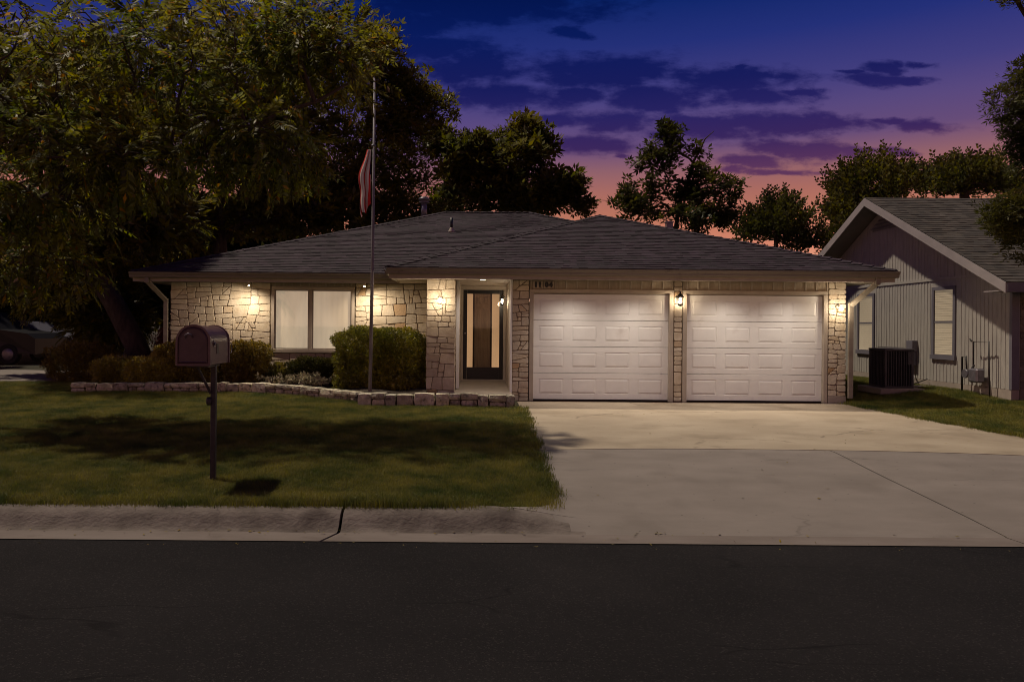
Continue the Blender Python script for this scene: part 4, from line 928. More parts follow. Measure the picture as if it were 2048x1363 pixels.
MB().lathe((-2.665, 7.215, .70), [(.02, 0), (.03, .02), (.03, .06), (.018, .08)], 8).build('collar', M_post, mbx)

# ------------------------------------------------------------------ flagpole
fp = empty('flagpole', (-2.09, 14.15, .15), 'tall thin grey metal flagpole in front of the rounded hedge', 'flagpole')
MB().tube([(-2.09, 14.15, .1), (-2.06, 14.15, 2.6), (-2.045, 14.15, 6.35)], [.036, .032, .022], 12).build('pole', M_pole, fp)
MB().lathe((-2.045, 14.15, 6.35), [(.012, 0), (.04, .03), (.045, .06), (.03, .09), (.004, .10)], 12).build('finial', M_pole, fp)
MB().tube([(-2.075, 14.10, 1.3), (-2.06, 14.105, 3.5), (-2.045, 14.11, 6.3)], .004, 5).build('halyard', M_rake, fp)
MB().lathe((-2.052, 14.12, 4.98), [(.05, 0), (.05, .03)], 10).build('ring', M_galv, fp)
# limp flag, a folded sheet with stripes
def flagmat():
    m = bpy.data.materials.new('flag_cloth'); m.use_nodes = True; nt = m.node_tree; n = nt.nodes; L = nt.links.new; b = n['Principled BSDF']; b.inputs['Roughness'].default_value = .85
    uv = n.new('ShaderNodeUVMap'); uv.uv_map = 'UVMap'; sp = n.new('ShaderNodeSeparateXYZ'); L(uv.outputs[0], sp.inputs[0])
    def mth(op, a, bb): 
        x = n.new('ShaderNodeMath'); x.operation = op
        for i, v in enumerate((a, bb)):
            if isinstance(v, (int, float)): x.inputs[i].default_value = v
            else: L(v, x.inputs[i])
        return x.outputs[0]
    st = mth('GREATER_THAN', mth('FRACT', mth('MULTIPLY', sp.outputs[0], 3.6), 0), .5)
    mx = n.new('ShaderNodeMix'); mx.data_type = 'RGBA'; L(st, mx.inputs[0]); mx.inputs[6].default_value = (.65, .035, .028, 1); mx.inputs[7].default_value = (.82, .76, .72, 1)
    can = mth('MULTIPLY', mth('GREATER_THAN', sp.outputs[0], .62), mth('GREATER_THAN', sp.outputs[1], .60))
    m2 = n.new('ShaderNodeMix'); m2.data_type = 'RGBA'; L(can, m2.inputs[0]); L(mx.outputs[2], m2.inputs[6]); m2.inputs[7].default_value = (.015, .02, .10, 1)
    L(m2.outputs[2], b.inputs['Base Color']); return m
fm = MB(); nu, nv = 60, 40; uvs = []
for j in range(nv + 1):
    v = j / nv; zz = 3.60 + 1.32 * v; wtop = .07 + .19 * math.sin(min(1, (1 - v) * 1.7 + .08) * math.pi / 2) * (1 - .35 * max(0, .25 - v) / .25)
    for i in range(nu + 1):
        u = i / nu; fold = math.sin(u * 15 + v * 1.6) * .035 * (1 - .3 * v) + math.sin(u * 31 + v * 4) * .01
        xx = -2.085 - wtop * (1 - u) * (1 + .10 * math.sin(v * 11 + 1)); droop = (.26 * u + .05 * math.sin(u * 9)) * (1 - v) ** 2
        fm.v.append((xx + .015 * math.cos(u * 15 + v * 2), 14.13 + fold, zz + droop)); uvs.append((u * .72 + .12 * (1 - v) * (u - .3), v))
for j in range(nv):
    for i in range(nu):
        a = j * (nu + 1) + i; fm.f.append([a, a + 1, a + nu + 2, a + nu + 1]); fm.m.append(0); fm.sm.append(True)
fo = fm.build('flag', flagmat()); tag(fo, 'red and white striped flag hanging limp from the pole', 'flag')
ul = fo.data.uv_layers.new(name='UVMap')
for lp in fo.data.loops: ul.data[lp.index].uv = uvs[lp.vertex_index]

# ------------------------------------------------------------------ low garden wall of rocks
def rock(c, size, rot, rg, rough=.10, power=3.2):
    """rounded irregular block, 2x2 per side"""
    m = MB(); key = {}; vs = []; fs = []
    def vid(p):
        k = tuple(round(q, 3) for q in p)
        if k not in key: key[k] = len(vs); vs.append(p)
        return key[k]
    g = [-1, 0, 1]
    for ax in range(3):
        for s in (-1, 1):
            for i in range(2):
                for j in range(2):
                    q = []
                    for (di, dj) in ((0, 0), (1, 0), (1, 1), (0, 1)):
                        p = [0, 0, 0]; p[ax] = s; p[(ax + 1) % 3] = g[i + di]; p[(ax + 2) % 3] = g[j + dj]; q.append(vid(tuple(p)))
                    fs.append(q if s > 0 else q[::-1])
    out = []; cr_, sr_ = math.cos(rot), math.sin(rot)
    for p in vs:
        l = (abs(p[0]) ** power + abs(p[1]) ** power + abs(p[2]) ** power) ** (1 / power); q = [p[i] / l * (1 + rg.uniform(-rough, rough)) * size[i] / 2 * 1.06 for i in range(3)]
        out.append((c[0] + q[0] * cr_ - q[1] * sr_, c[1] + q[0] * sr_ + q[1] * cr_, c[2] + q[2]))
    m.add(out, fs); return m
gwl = empty('garden_wall', (-3, 14.2, 0), 'low edging wall of rough pale rocks along the planting bed', 'garden wall')
M_gap = mat('wall_mortar', (.05, .04, .033), (.08, .065, .052), rough=1, bump=.6)
def rockwall(poly, hgt, seed, depth=.26):
    rg = random.Random(seed); P_ = [Vector(p) for p in poly]; seg = [(P_[i + 1] - P_[i]).length for i in range(len(P_) - 1)]; tot = sum(seg)
    def pos(s):
        i = 0
        while i < len(seg) - 1 and s > seg[i]: s -= seg[i]; i += 1
        d = (P_[i + 1] - P_[i]).normalized(); return P_[i] + d * s, math.atan2(d.y, d.x)
    core = MB(); n = int(tot / .25)
    for i in range(n):
        a, r0 = pos(tot * i / n); b, _ = pos(tot * (i + 1) / n); d = (b - a).normalized(); s = Vector((-d.y, d.x, 0)) * depth * .30
        z0 = lz(a.x, a.y); core.add([a - s + Vector((0, 0, z0 - .08)), b - s + Vector((0, 0, z0 - .08)), b + s + Vector((0, 0, z0 - .08)), a + s + Vector((0, 0, z0 - .08)), a - s + Vector((0, 0, z0 + hgt * .78)), b - s + Vector((0, 0, z0 + hgt * .78)), b + s + Vector((0, 0, z0 + hgt * .78)), a + s + Vector((0, 0, z0 + hgt * .78))],
                                    [(0, 1, 5, 4), (2, 3, 7, 6), (4, 5, 6, 7), (0, 4, 7, 3), (1, 2, 6, 5)])
    core.build('mortar_core', M_gap, gwl)
    s = 0
    while s < tot - .05:
        L_ = rg.choice([.2, .26, .32, .4]); L_ = min(L_, tot - s); c, r = pos(s + L_ / 2); z0 = lz(c.x, c.y) - .01; mode = rg.random(); r += rg.uniform(-.05, .05)
        if mode < .38:
            h = hgt * rg.uniform(.92, 1.1); rock((c.x, c.y, z0 + h / 2), (L_ - .008, depth * rg.uniform(.95, 1.15), h), r, rg, .05, 6).build('rock', M_rock, gwl)
        else:
            hb = hgt * rg.uniform(.48, .6); ht = hgt * rg.uniform(.98, 1.08) - hb; k = 2 if (L_ > .3 and rg.random() < .7) else 1
            for q in range(k):
                cc, rr = pos(s + L_ * (q + .5) / k); rock((cc.x, cc.y, z0 + hb / 2), (L_ / k - .01, depth * rg.uniform(.85, 1), hb - .006), rr, rg, .06, 5).build('rock', M_rock, gwl)
            rock((c.x, c.y, z0 + hb + ht / 2), (L_ + .01, depth * rg.uniform(1.02, 1.2), ht), r, rg, .06, 6).build('rock', M_rock, gwl)
        s += L_
rockwall([(-8.25, 14.75, 0), (-7.4, 15.05, 0), (-6.2, 15.15, 0), (-4.8, 15.05, 0), (-3.6, 14.75, 0), (-2.9, 14.35, 0), (-2.25, 13.95, 0)], .19, 21)
rockwall([(-2.2, 13.5, 0), (-1.0, 13.42, 0), (.70, 13.42, 0)], .235, 22, .28)

# ------------------------------------------------------------------ leaf templates and batches
def quadleaf(a, d, w, nrm, fold=.15):
    a = np.array(a, float); d = np.array(d, float); L_ = np.linalg.norm(d); n = np.array(nrm, float); s = np.cross(d / L_, n); s /= np.linalg.norm(s) + 1e-9
    return [a, a + d * .45 + s * w - n * fold * L_ * .2, a + d, a + d * .45 - s * w - n * fold * L_ * .2]
def tpl_pinnate(n=7, seed=0):
    r = np.random.default_rng(seed); V = []; Fc = []
    P = lambda t: np.array([t, .10 * math.sin(t * 2.5), -.28 * t * t])
    for i in range(n):
        t = .18 + .82 * i / (n - 1) * .92
        for s in (-1, 1):
            L_ = .34 * (1 - .45 * abs(t - .55)) * r.uniform(.85, 1.15); d = np.array([.55, s * .85, -.35 + r.uniform(-.15, .1)]) * L_; b = len(V); V += quadleaf(P(t), d, .066, (0, 0, 1)); Fc += [(b, b + 1, b + 2), (b, b + 2, b + 3)]
    b = len(V); V += quadleaf(P(1), (.33, 0, -.2), .055, (0, 0, 1)); Fc += [(b, b + 1, b + 2), (b, b + 2, b + 3)]
    b = len(V); V += [P(0), P(0) + np.array([0, .012, 0]), P(.5), P(1)]; Fc += [(b, b + 1, b + 2), (b + 1, b + 3, b + 2)]
    return np.array(V), np.array(Fc)
def tpl_cluster(n=8, seed=0, w=.2, L0=1.0, flat=.6):
    r = np.random.default_rng(seed); V = []; Fc = []
    for i in range(n):
        a = 2 * math.pi * i / n + r.uniform(-.3, .3); e = r.uniform(-.5, .9) * flat; L_ = L0 * r.uniform(.6, 1); d = np.array([math.cos(a) * math.cos(e), math.sin(a) * math.cos(e), math.sin(e)]) * L_
        base = d * .12 + np.array([0, 0, r.uniform(-.1, .25)]); nrm = np.array([r.normal(0, .4), r.normal(0, .4), 1]); nrm /= np.linalg.norm(nrm); b = len(V); V += quadleaf(base, d, w * L_, nrm); Fc += [(b, b + 1, b + 2), (b, b + 2, b + 3)]
    return np.array(V), np.array(Fc)
def tpl_spray(n=16, seed=0, w=.05, L0=.20):
    r = np.random.default_rng(seed); V = []; Fc = []
    for i in range(n):
        t = i / n; a = i * 2.4 + r.uniform(-.3, .3); L_ = L0 * (1 - .4 * t) * r.uniform(.8, 1.2); d = np.array([.75, math.cos(a) * .8, math.sin(a) * .8]) * L_
        b = len(V); V += quadleaf((t, 0, 0), d, w, (math.sin(a) * .3, math.sin(a), -math.cos(a))); Fc += [(b, b + 1, b + 2), (b, b + 2, b + 3)]
    b = len(V); V += [np.array([0, 0, 0]), np.array([0, .02, 0]), np.array([1.05, 0, 0])]; Fc += [(b, b + 1, b + 2)]
    return np.array(V), np.array(Fc)
def tpl_single(seed=0, w=.28):
    V = quadleaf((0, 0, 0), (1, 0, -.1), w, (0, 0, 1)); return np.array(V), np.array([(0, 1, 2), (0, 2, 3)])
def rots(dirs, r, roll=math.pi):
    """matrices with local x along dirs, local z as upright as possible then rolled"""
    d = dirs / (np.linalg.norm(dirs, axis=1, keepdims=True) + 1e-9); up = np.tile(np.array([0, 0, 1.0]), (len(d), 1)) + r.normal(0, .05, (len(d), 3)); y = np.cross(up, d); y /= np.linalg.norm(y, axis=1, keepdims=True) + 1e-9; zz = np.cross(d, y)
    a = r.uniform(-roll, roll, len(d)); c, s = np.cos(a)[:, None], np.sin(a)[:, None]; y2 = y * c + zz * s; z2 = np.cross(d, y2)
    return np.stack([d, y2, z2], axis=2)
def batch(name, tpls, pos, dirs, scale, mt, parent, r, roll=math.pi, kind='stuff'):
    Vs, Fs, off = [], [], 0; pick = r.integers(0, len(tpls), len(pos)); M = rots(dirs, r, roll)
    for k, (tv, tf) in enumerate(tpls):
        ii = np.where(pick == k)[0]
        if not len(ii): continue
        V = np.einsum('nij,vj->nvi', M[ii], tv) * scale[ii][:, None, None] + pos[ii][:, None, :]
        Fa = tf[None] + (np.arange(len(ii)) * len(tv))[:, None, None] + off; off += len(ii) * len(tv); Vs.append(V.reshape(-1, 3)); Fs.append(Fa.reshape(-1, 3))
    V = np.concatenate(Vs); Fa = np.concatenate(Fs); og = Vector((float(V[:, 0].mean()), float(V[:, 1].mean()), float(V[:, 2].min()))); V = V - np.array(og)
    me = bpy.data.meshes.new(name); me.vertices.add(len(V)); me.vertices.foreach_set('co', V.astype(np.float32).ravel()); me.loops.add(Fa.size); me.loops.foreach_set('vertex_index', Fa.astype(np.int32).ravel())
    me.polygons.add(len(Fa)); me.polygons.foreach_set('loop_start', np.arange(0, Fa.size, 3, dtype=np.int32)); me.polygons.foreach_set('loop_total', np.full(len(Fa), 3, dtype=np.int32)); me.update(calc_edges=True)
    o = link_mesh(name, me, mt, parent, og)
    if kind: o['kind'] = kind
    return o
T_pin = [tpl_pinnate(6, 1), tpl_pinnate(7, 2), tpl_pinnate(5, 3)]
T_clu = [tpl_cluster(8, 4), tpl_cluster(7, 5), tpl_cluster(9, 6)]
T_nar = [tpl_cluster(9, 7, .11), tpl_cluster(8, 8, .12)]
T_spr = [tpl_spray(14, 9), tpl_spray(18, 10)]
T_one = [tpl_single(0, .26), tpl_single(1, .20)]

def tree(name, label, base, trunk, blobs, nclu, leaves, tpls, lsize, lmat, seed, r0=.16, bark=M_bark, group=None, spread=.55, droop=.25, upw=.0, bare=0, rmin=.006, roll=.7, tip=.55):
    """base + trunk polyline + clusters of shoots scattered through ellipsoid blobs (cx,cy,cz,rx,ry,rz,weight)"""
    rg = np.random.default_rng(seed); e = empty(name, base, label, 'tree', group)
    blobs = [b[:3] + tuple(max(.12, q - spread * .62) for q in b[3:6]) + b[6:] for b in blobs]
    nodes = [np.array(p, float) for p in trunk]; par = [-1] + list(range(len(trunk) - 1)); w = np.array([b[6] for b in blobs], float); w /= w.sum(); cl = []
    for k in rg.choice(len(blobs), nclu, p=w):
        b = blobs[k]
        while True:
            p = rg.uniform(-1, 1, 3); l = np.linalg.norm(p)
            if l < 1 and l > rg.uniform(0, .8): break
        cl.append(np.array(b[:3]) + p * np.array(b[3:6]))
    top = nodes[-1]; cl.sort(key=lambda p: min(np.linalg.norm(p - q) for q in nodes)); tips = []
    plen = [0.0] * len(nodes)
    for p in cl:
        A = np.array(nodes[1 if len(trunk) > 2 else 0:]); off = 1 if len(trunk) > 2 else 0; d = np.linalg.norm(A - p, axis=1) + .25 * np.array(plen[off:]); k = int(np.argmin(d)) + off; q = nodes[k]; v = p - q; L_ = np.linalg.norm(v); ns = max(2, int(L_ / .45)); prev = k
        sag = rg.normal(0, .07, 3) * L_
        for i in range(1, ns + 1):
            t = i / ns; pt = q + v * t + sag * math.sin(math.pi * t) + rg.normal(0, .02, 3) * (i < ns); nodes.append(pt); par.append(prev); plen.append(plen[prev] + L_ / ns); prev = len(nodes) - 1
        tips.append(prev)
    cnt = np.zeros(len(nodes))
    for t in tips: cnt[t] += 1
    for i in range(len(nodes) - 1, 0, -1): cnt[par[i]] += cnt[i]
    rad = np.maximum(rmin, r0 * (cnt / max(1, cnt[0])) ** .5)
    br = MB(); nt_ = len(trunk)
    tk = MB(); tk.tube([nodes[i] for i in range(nt_)], [r0 * (1.35 if i == 0 else 1) * (1 - (1 - tip) * i / (nt_ - 1)) for i in range(nt_)], 12); tk.build('trunk', bark, e)
    for i in range(nt_, len(nodes)):
        a, b = nodes[par[i]], nodes[i]; ra = min(rad[par[i]], rad[i] * 1.35) if par[i] >= nt_ else rad[i] * 1.2; br.tube([a, b], [ra, rad[i]], 5, cap=False)
    tag(br.build('branches', bark, e), kind='stuff')
    # leaves
    T = np.array([nodes[i] for i in tips if True]); dirT = np.array([nodes[i] - nodes[par[i]] for i in tips]); dirT /= np.linalg.norm(dirT, axis=1, keepdims=True) + 1e-9
    if bare: T = T[bare:]; dirT = dirT[bare:]
    k = rg.integers(0, len(T), leaves); off = rg.normal(0, 1, (leaves, 3)); off *= (spread * rg.uniform(.25, 1, leaves) ** .5)[:, None] / (np.linalg.norm(off, axis=1, keepdims=True) + 1e-9); off[:, 2] *= .75
    pos = T[k] + off; dd = off / (np.linalg.norm(off, axis=1, keepdims=True) + 1e-9) + dirT[k] * .6 + rg.normal(0, .35, (leaves, 3)); dd[:, 2] += upw - droop
    batch('crown', tpls, pos, dd, lsize * rg.uniform(.65, 1.25, leaves), lmat, e, rg, roll); return e
def blob(px, py, D, rx, ry, rd, w=1.0):
    p = at(px, py, D); return (p.x, p.y, p.z, rx * D / F, rd, ry * D / F, w)

# big pecan reaching in from the left, trunk outside the view
PD = 9.6
tree('pecan_tree', 'large yellow-green feathery tree reaching over the lawn from the left', (-9.2, 10.9, -.05), [(-9.2, 10.9, -.1), (-9.05, 10.9, .9), (-8.75, 10.85, 1.75), (-8.25, 10.8, 2.4), tuple(at(-60, 455, 10.7)), tuple(at(60, 412, 10.7)), tuple(at(140, 372, 10.8)), tuple(at(250, 345, 11)), tuple(at(340, 300, 11.1)), tuple(at(430, 290, 11)), tuple(at(500, 262, 11)), tuple(at(560, 225, 10.8)), tuple(at(630, 205, 10.8)), tuple(at(700, 165, 11))],
     [blob(120, 130, 10.8, 210, 160, 1.8, 2.0), blob(400, 110, 11, 200, 140, 1.8, 2.0), blob(610, 90, 11.2, 125, 120, 1.5, 1.3), blob(230, 310, 10.6, 220, 90, 1.6, 1.8), blob(500, 300, 10.8, 170, 80, 1.5, 1.5), blob(50, 420, 10.8, 130, 110, 1.5, 1.0), blob(700, 120, 11.2, 60, 90, .8, .4), blob(90, 530, 11, 120, 60, 1.0, .45)],
     270, 3100, T_pin, .315, L_near, 31, r0=.105, tip=.2, spread=.46, droop=.25, bark=M_bark, roll=.8, rmin=.004)
# leaning shade tree by the left corner of the house
tb = at(292, 752, 18.6)
tree('shade_tree', 'dark leaning tree with a thick trunk beside the left corner of the house', (tb.x, 18.6, .1), [(tb.x, 18.6, 0), tuple(at(272, 690, 18.6)), tuple(at(225, 600, 18.4)), tuple(at(165, 510, 18)), tuple(at(120, 420, 17.8)), tuple(at(110, 330, 17.6))],
     [blob(130, 230, 18, 200, 150, 2.6, 2), blob(200, 440, 18.8, 200, 100, 2, 1.6), blob(120, 560, 19.5, 160, 70, 1.6, 1.1), blob(210, 640, 19.5, 80, 55, .8, .6)],
     150, 5600, T_pin + T_clu[:1], .36, L_oak, 32, r0=.30, spread=.85, droop=.2)
tree('backyard_tree', 'dense olive tree behind the left half of the roof', tuple(at(440, 560, 28)), [tuple(at(440, 640, 28)), tuple(at(440, 480, 28)), tuple(at(445, 330, 28)), tuple(at(460, 220, 28))],
     [blob(380, 250, 28, 170, 130, 2.6, 2), blob(530, 250, 28, 130, 130, 2.4, 1.7), blob(450, 410, 28, 210, 80, 2.2, 1.9), blob(640, 430, 27.5, 130, 45, 1.6, 1.2), blob(420, 80, 28, 220, 120, 2.6, 1.6), blob(600, 90, 28, 100, 110, 2.2, 1.1), blob(330, 460, 27, 110, 60, 1.6, .8)],
     260, 5000, T_clu + T_pin, .38, L_oak, 40, r0=.30, spread=.95, droop=.1)
# tree behind the wing, right side of the mass
tree('backyard_tree', 'tall loose tree behind the left roof, its branches reaching right', tuple(at(700, 560, 29)), [tuple(at(700, 640, 29)), tuple(at(705, 480, 29)), tuple(at(720, 330, 29)), tuple(at(740, 240, 29))],
     [blob(700, 240, 29, 110, 110, 2.5, 1.5), blob(810, 250, 29, 85, 80, 2, 1.3), blob(780, 350, 29, 120, 80, 2.4, 1.6), blob(800, 430, 29, 130, 45, 1.6, 1.3), blob(650, 380, 29, 120, 70, 2.4, 1.3), blob(560, 330, 30, 140, 130, 2.4, 1.3), blob(790, 170, 29, 45, 45, 1, .35), blob(870, 215, 29, 40, 45, .8, .35), blob(755, 110, 28.5, 70, 85, 1.4, .8), blob(815, 180, 29, 65, 60, 1.3, .7), blob(720, 110, 28, 50, 70, 1, .4)],
     270, 4500, T_clu + T_nar, .30, L_oak, 33, r0=.26, spread=.95, droop=.1)
tree('round_tree', 'broad round tree behind the main roof ridge', tuple(at(1010, 560, 33)), [tuple(at(1010, 640, 33)), tuple(at(1005, 500, 33)), tuple(at(1010, 420, 33)), tuple(at(1030, 360, 33))],
     [blob(1030, 310, 33, 80, 75, 2.2, 2), blob(930, 320, 33, 75, 65, 2, 1.7), blob(1040, 262, 33, 45, 34, 1, .6), blob(1120, 375, 33, 62, 50, 1.6, 1.3), blob(970, 400, 33, 140, 50, 2, 2.0), blob(1165, 410, 33, 30, 28, .8, .4), blob(1090, 285, 33, 22, 40, .6, .3), blob(880, 280, 33, 35, 30, .9, .5), blob(1060, 400, 33, 80, 40, 1.6, 1.0)],
     200, 2900, T_clu, .40, L_mid, 34, r0=.28, spread=.62, droop=.05)
tree('sparse_tree', 'open crowned tree with bare upper twigs behind the garage roof', tuple(at(1340, 560, 30)), [tuple(at(1345, 640, 30)), tuple(at(1350, 470, 30)), tuple(at(1358, 410, 30)), tuple(at(1374, 365, 30)), tuple(at(1386, 325, 30)), tuple(at(1402, 295, 30)), tuple(at(1410, 278, 30)), tuple(at(1428, 262, 30))],
     [blob(1300, 350, 30, 66, 60, 1.4, 1.1), blob(1335, 300, 30, 48, 40, 1.0, .8), blob(1335, 262, 30, 30, 22, .5, .35), blob(1400, 305, 30, 24, 20, .4, .16), blob(1375, 385, 30, 50, 30, .8, .5), blob(1255, 400, 30, 40, 30, 1, .55), blob(1290, 420, 30, 70, 35, 1.2, .9), blob(1430, 400, 29, 62, 58, 1.6, 1.9), blob(1480, 365, 29, 32, 26, .7, .5), blob(1395, 440, 29, 80, 34, 1.2, 1.3), blob(1405, 350, 29, 30, 25, .7, .4)],
     170, 1150, T_clu, .29, L_dim, 35, r0=.11, spread=.42, droop=0, tip=.12)
tree('small_tree', 'dark bushy small tree low behind the garage roof', tuple(at(1550, 570, 27)), [tuple(at(1550, 640, 27)), tuple(at(1552, 520, 27)), tuple(at(1552, 470, 27))],
     [blob(1550, 455, 27, 55, 42, 1.4, 2), blob(1555, 430, 27, 32, 25, .7, .8), blob(1510, 470, 27, 38, 28, .8, .7), blob(1600, 490, 27, 40, 28, .9, .9), blob(1640, 488, 27, 26, 22, .5, .35)],
     70, 480, T_spr, .8, L_dim, 36, r0=.12, spread=.38, droop=-1.3, group='spiky dark trees behind the roofs')
tree('bushy_tree', 'olive bushy tree rising behind the peak of the grey gable', tuple(at(1760, 560, 27)), [tuple(at(1755, 640, 27)), tuple(at(1752, 500, 27)), tuple(at(1752, 400, 27))],
     [blob(1750, 385, 27, 72, 48, 2, 2.2), blob(1750, 345, 27, 40, 26, .9, .7), blob(1700, 375, 27, 32, 38, .9, .6), blob(1695, 450, 27, 42, 50, 1.2, 1), blob(1800, 370, 27, 34, 32, .8, .6), blob(1672, 490, 26, 25, 25, .6, .3)],
     110, 760, T_spr, .8, L_mid, 37, r0=.16, spread=.42, droop=-2.4, group='spiky dark trees behind the roofs')
tree('bushy_tree', 'wider olive bushy tree behind the grey roof, nearest the right edge', tuple(at(1930, 560, 28)), [tuple(at(1930, 640, 28)), tuple(at(1930, 480, 28)), tuple(at(1930, 400, 28))],
     [blob(1880, 375, 28, 48, 36, 1.4, 1.3), blob(1945, 365, 28, 55, 38, 1.5, 1.5), blob(2010, 385, 28, 52, 36, 1.5, 1.2), blob(2080, 380, 28, 60, 60, 1.6, 1)],
     100, 680, T_spr, .8, L_mid, 38, r0=.16, spread=.42, droop=-2.4, group='spiky dark trees behind the roofs')
tree('front_tree', 'dark leafy tree leaning in front of the grey roof at the right edge', (10.9, 11.2, 0), [(10.9, 11.2, -.1), (10.8, 11.2, 2), (10.5, 11.1, 3.6), (10.2, 11.1, 5)],
     [blob(2060, 250, 11.3, 62, 90, .6, 1.2), blob(2020, 215, 11.3, 18, 30, .25, .16), blob(2050, 430, 11.2, 80, 70, .6, 1.2), blob(2020, 440, 11.1, 40, 50, .35, .5), blob(2080, 150, 11.4, 60, 60, .6, .6), blob(2150, 300, 11.4, 110, 200, 1.1, 2.4), blob(2040, 500, 11.2, 22, 22, .2, .16), blob(2120, -40, 11.4, 120, 160, 1.0, 1.3)],
     150, 5200, T_nar, .115, L_dim, 39, r0=.16, spread=.33, droop=.45, roll=.8)
# dark trees and shrubs beyond the side street
for i, (px, py, D, h, w_) in enumerate([(-60, 690, 31, 9, 3.4), (60, 690, 36, 10, 3.6), (190, 690, 33, 9.5, 3.3), (330, 690, 35, 9, 3.4), (480, 690, 37, 9, 3.4), (-180, 690, 27, 10, 3.5), (-330, 690, 22.5, 10, 3.6)]):  # last tree is added outside the view to shade the parked cars
    p = at(px, py, D)
    tree('far_tree', ['leftmost dark tree in the row beyond the side street', 'tall dark tree behind the parked cars', 'dark tree beyond the side street between the cars and the house', 'dark tree standing behind the leaning trunk', 'dark tree hidden low behind the left end of the roof', 'dark tree at the left edge beyond the side street', 'added tree out of view at left, shading the parked cars'][i], (p.x, D, .15),
         [(p.x, D, .1), (p.x, D, 1.8), (p.x, D, 3.5)], [(p.x, D, h * .55, w_, 2.2, h * .36, 2), (p.x + .4, D - .6, h * .33, w_ * .95, 2, h * .22, 1)], 60, 2300, T_clu, .55, L_dim, 60 + i, r0=.22, spread=1.1, droop=.1, group='dark trees beyond the side street')

# ------------------------------------------------------------------ bushes and plants
def bush(name, label, c, r, n, size, lmat, seed, cat='bush', tpls=T_one, box=.5, group=None, stems=16, up=.5, shell=.6, stem_r=.008):
    rg = np.random.default_rng(seed); e = empty(name, (c[0], c[1], c[2]), label, cat, group); m = MB()
    for i in range(stems):
        a = rg.uniform(0, 6.28); q = rg.uniform(.2, .85); m.tube([(c[0] + rg.normal(0, .06), c[1] + rg.normal(0, .05), c[2]), (c[0] + math.cos(a) * r[0] * q * .6, c[1] + math.sin(a) * r[1] * q * .6, c[2] + r[2] * .9), (c[0] + math.cos(a) * r[0] * q, c[1] + math.sin(a) * r[1] * q, c[2] + r[2] * rg.uniform(1.3, 1.9))], [stem_r * 1.4, stem_r, stem_r * .4], 5, cap=False)
    tag(m.build('stems', M_bark, e), kind='stuff')
    u = rg.normal(0, 1, (n, 3)); u /= np.linalg.norm(u, axis=1, keepdims=True); p4 = 2 + 6 * box; l = (np.abs(u) ** p4).sum(1) ** (1 / p4); s = u / l[:, None]
    rr = np.where(rg.random(n) < shell, rg.uniform(.86, 1.04, n), rg.uniform(.3, .95, n)); bump_ = 1 + .07 * np.sin(u[:, 0] * 9 + seed) * np.cos(u[:, 1] * 7) + .06 * np.sin(u[:, 2] * 11 + u[:, 0] * 5)
    pos = np.array([c[0], c[1], c[2] + r[2]]) + s * rr[:, None] * bump_[:, None] * np.array(r); pos[:, 2] = np.maximum(pos[:, 2], c[2] + .02)
    dd = u + rg.normal(0, .5, (n, 3)); dd[:, 2] += up; batch('leaves', tpls, pos, dd, size * rg.uniform(.6, 1.3, n), lmat, e, rg); return e
T_tuft = [tpl_cluster(6, 21, .26, 1, 1.0), tpl_cluster(5, 22, .24, 1, 1.0)]
bush('hedge_bush', 'large rounded box hedge between the picture window and the porch pier', (-2.02, 15.25, .18), (.92, .55, .62), 12500, .055, L_hedge, 41, tpls=T_tuft, box=.75)
bush('hedge_bush', 'rusty brown clipped bush left of the picture window behind the mailbox', (-4.98, 15.75, .18), (.42, .35, .46), 4600, .055, L_rust, 42, tpls=T_tuft, box=.8, group='clipped rusty bushes by the wing')
bush('hedge_bush', 'rusty brown bush at the left corner of the house with taller sprigs', (-6.15, 15.75, .16), (.58, .4, .50), 5200, .06, L_rust, 43, tpls=T_tuft, box=.5, group='clipped rusty bushes by the wing')
bush('low_shrub', 'low dark ferny shrub under the middle of the picture window', (-3.55, 15.8, .18), (.55, .25, .30), 2200, .06, L_dim, 44, tpls=T_tuft, box=.2)
bush('low_shrub', 'small leafy sprig against the stone just left of the window', (-4.35, 15.95, .18), (.14, .12, .24), 420, .06, L_herb, 45, tpls=T_tuft, box=.2)
bush('herb_clump', 'yellow-green weedy clump at the left end of the planting bed', (-6.95, 15.42, .15), (.50, .25, .30), 2300, .10, L_herb, 46, cat='plant', tpls=T_nar, box=.1, up=.9)
bush('tall_herb', 'slim upright weed standing behind the yellow-green clump', (-6.85, 15.7, .15), (.15, .15, .42), 1000, .075, L_herb, 47, cat='plant', tpls=T_nar, box=.3, up=.9)
bush('red_shrub', 'small reddish shrub glimpsed at the left corner of the house', (-7.6, 17.9, .1), (.35, .3, .62), 900, .09, L_red, 48, tpls=T_nar, box=.2)
bush('side_shrub', 'grey twiggy shrub beside the leaning tree trunk', (-9.6, 17.6, .1), (.75, .5, .45), 2200, .09, L_rust, 49, tpls=T_nar, box=.2)
bush('side_shrub', 'pale green low shrub at the base of the leaning tree', (-8.3, 16.9, .1), (.6, .4, .3), 1800, .09, L_herb, 50, tpls=T_nar, box=.2)
bush('low_shrub', 'small dark sprig in front of the bare stone beside the rusty bush', (-4.15 - .32, 15.6, .18), (.12, .10, .16), 260, .05, L_dim, 51, tpls=T_tuft, box=.2)
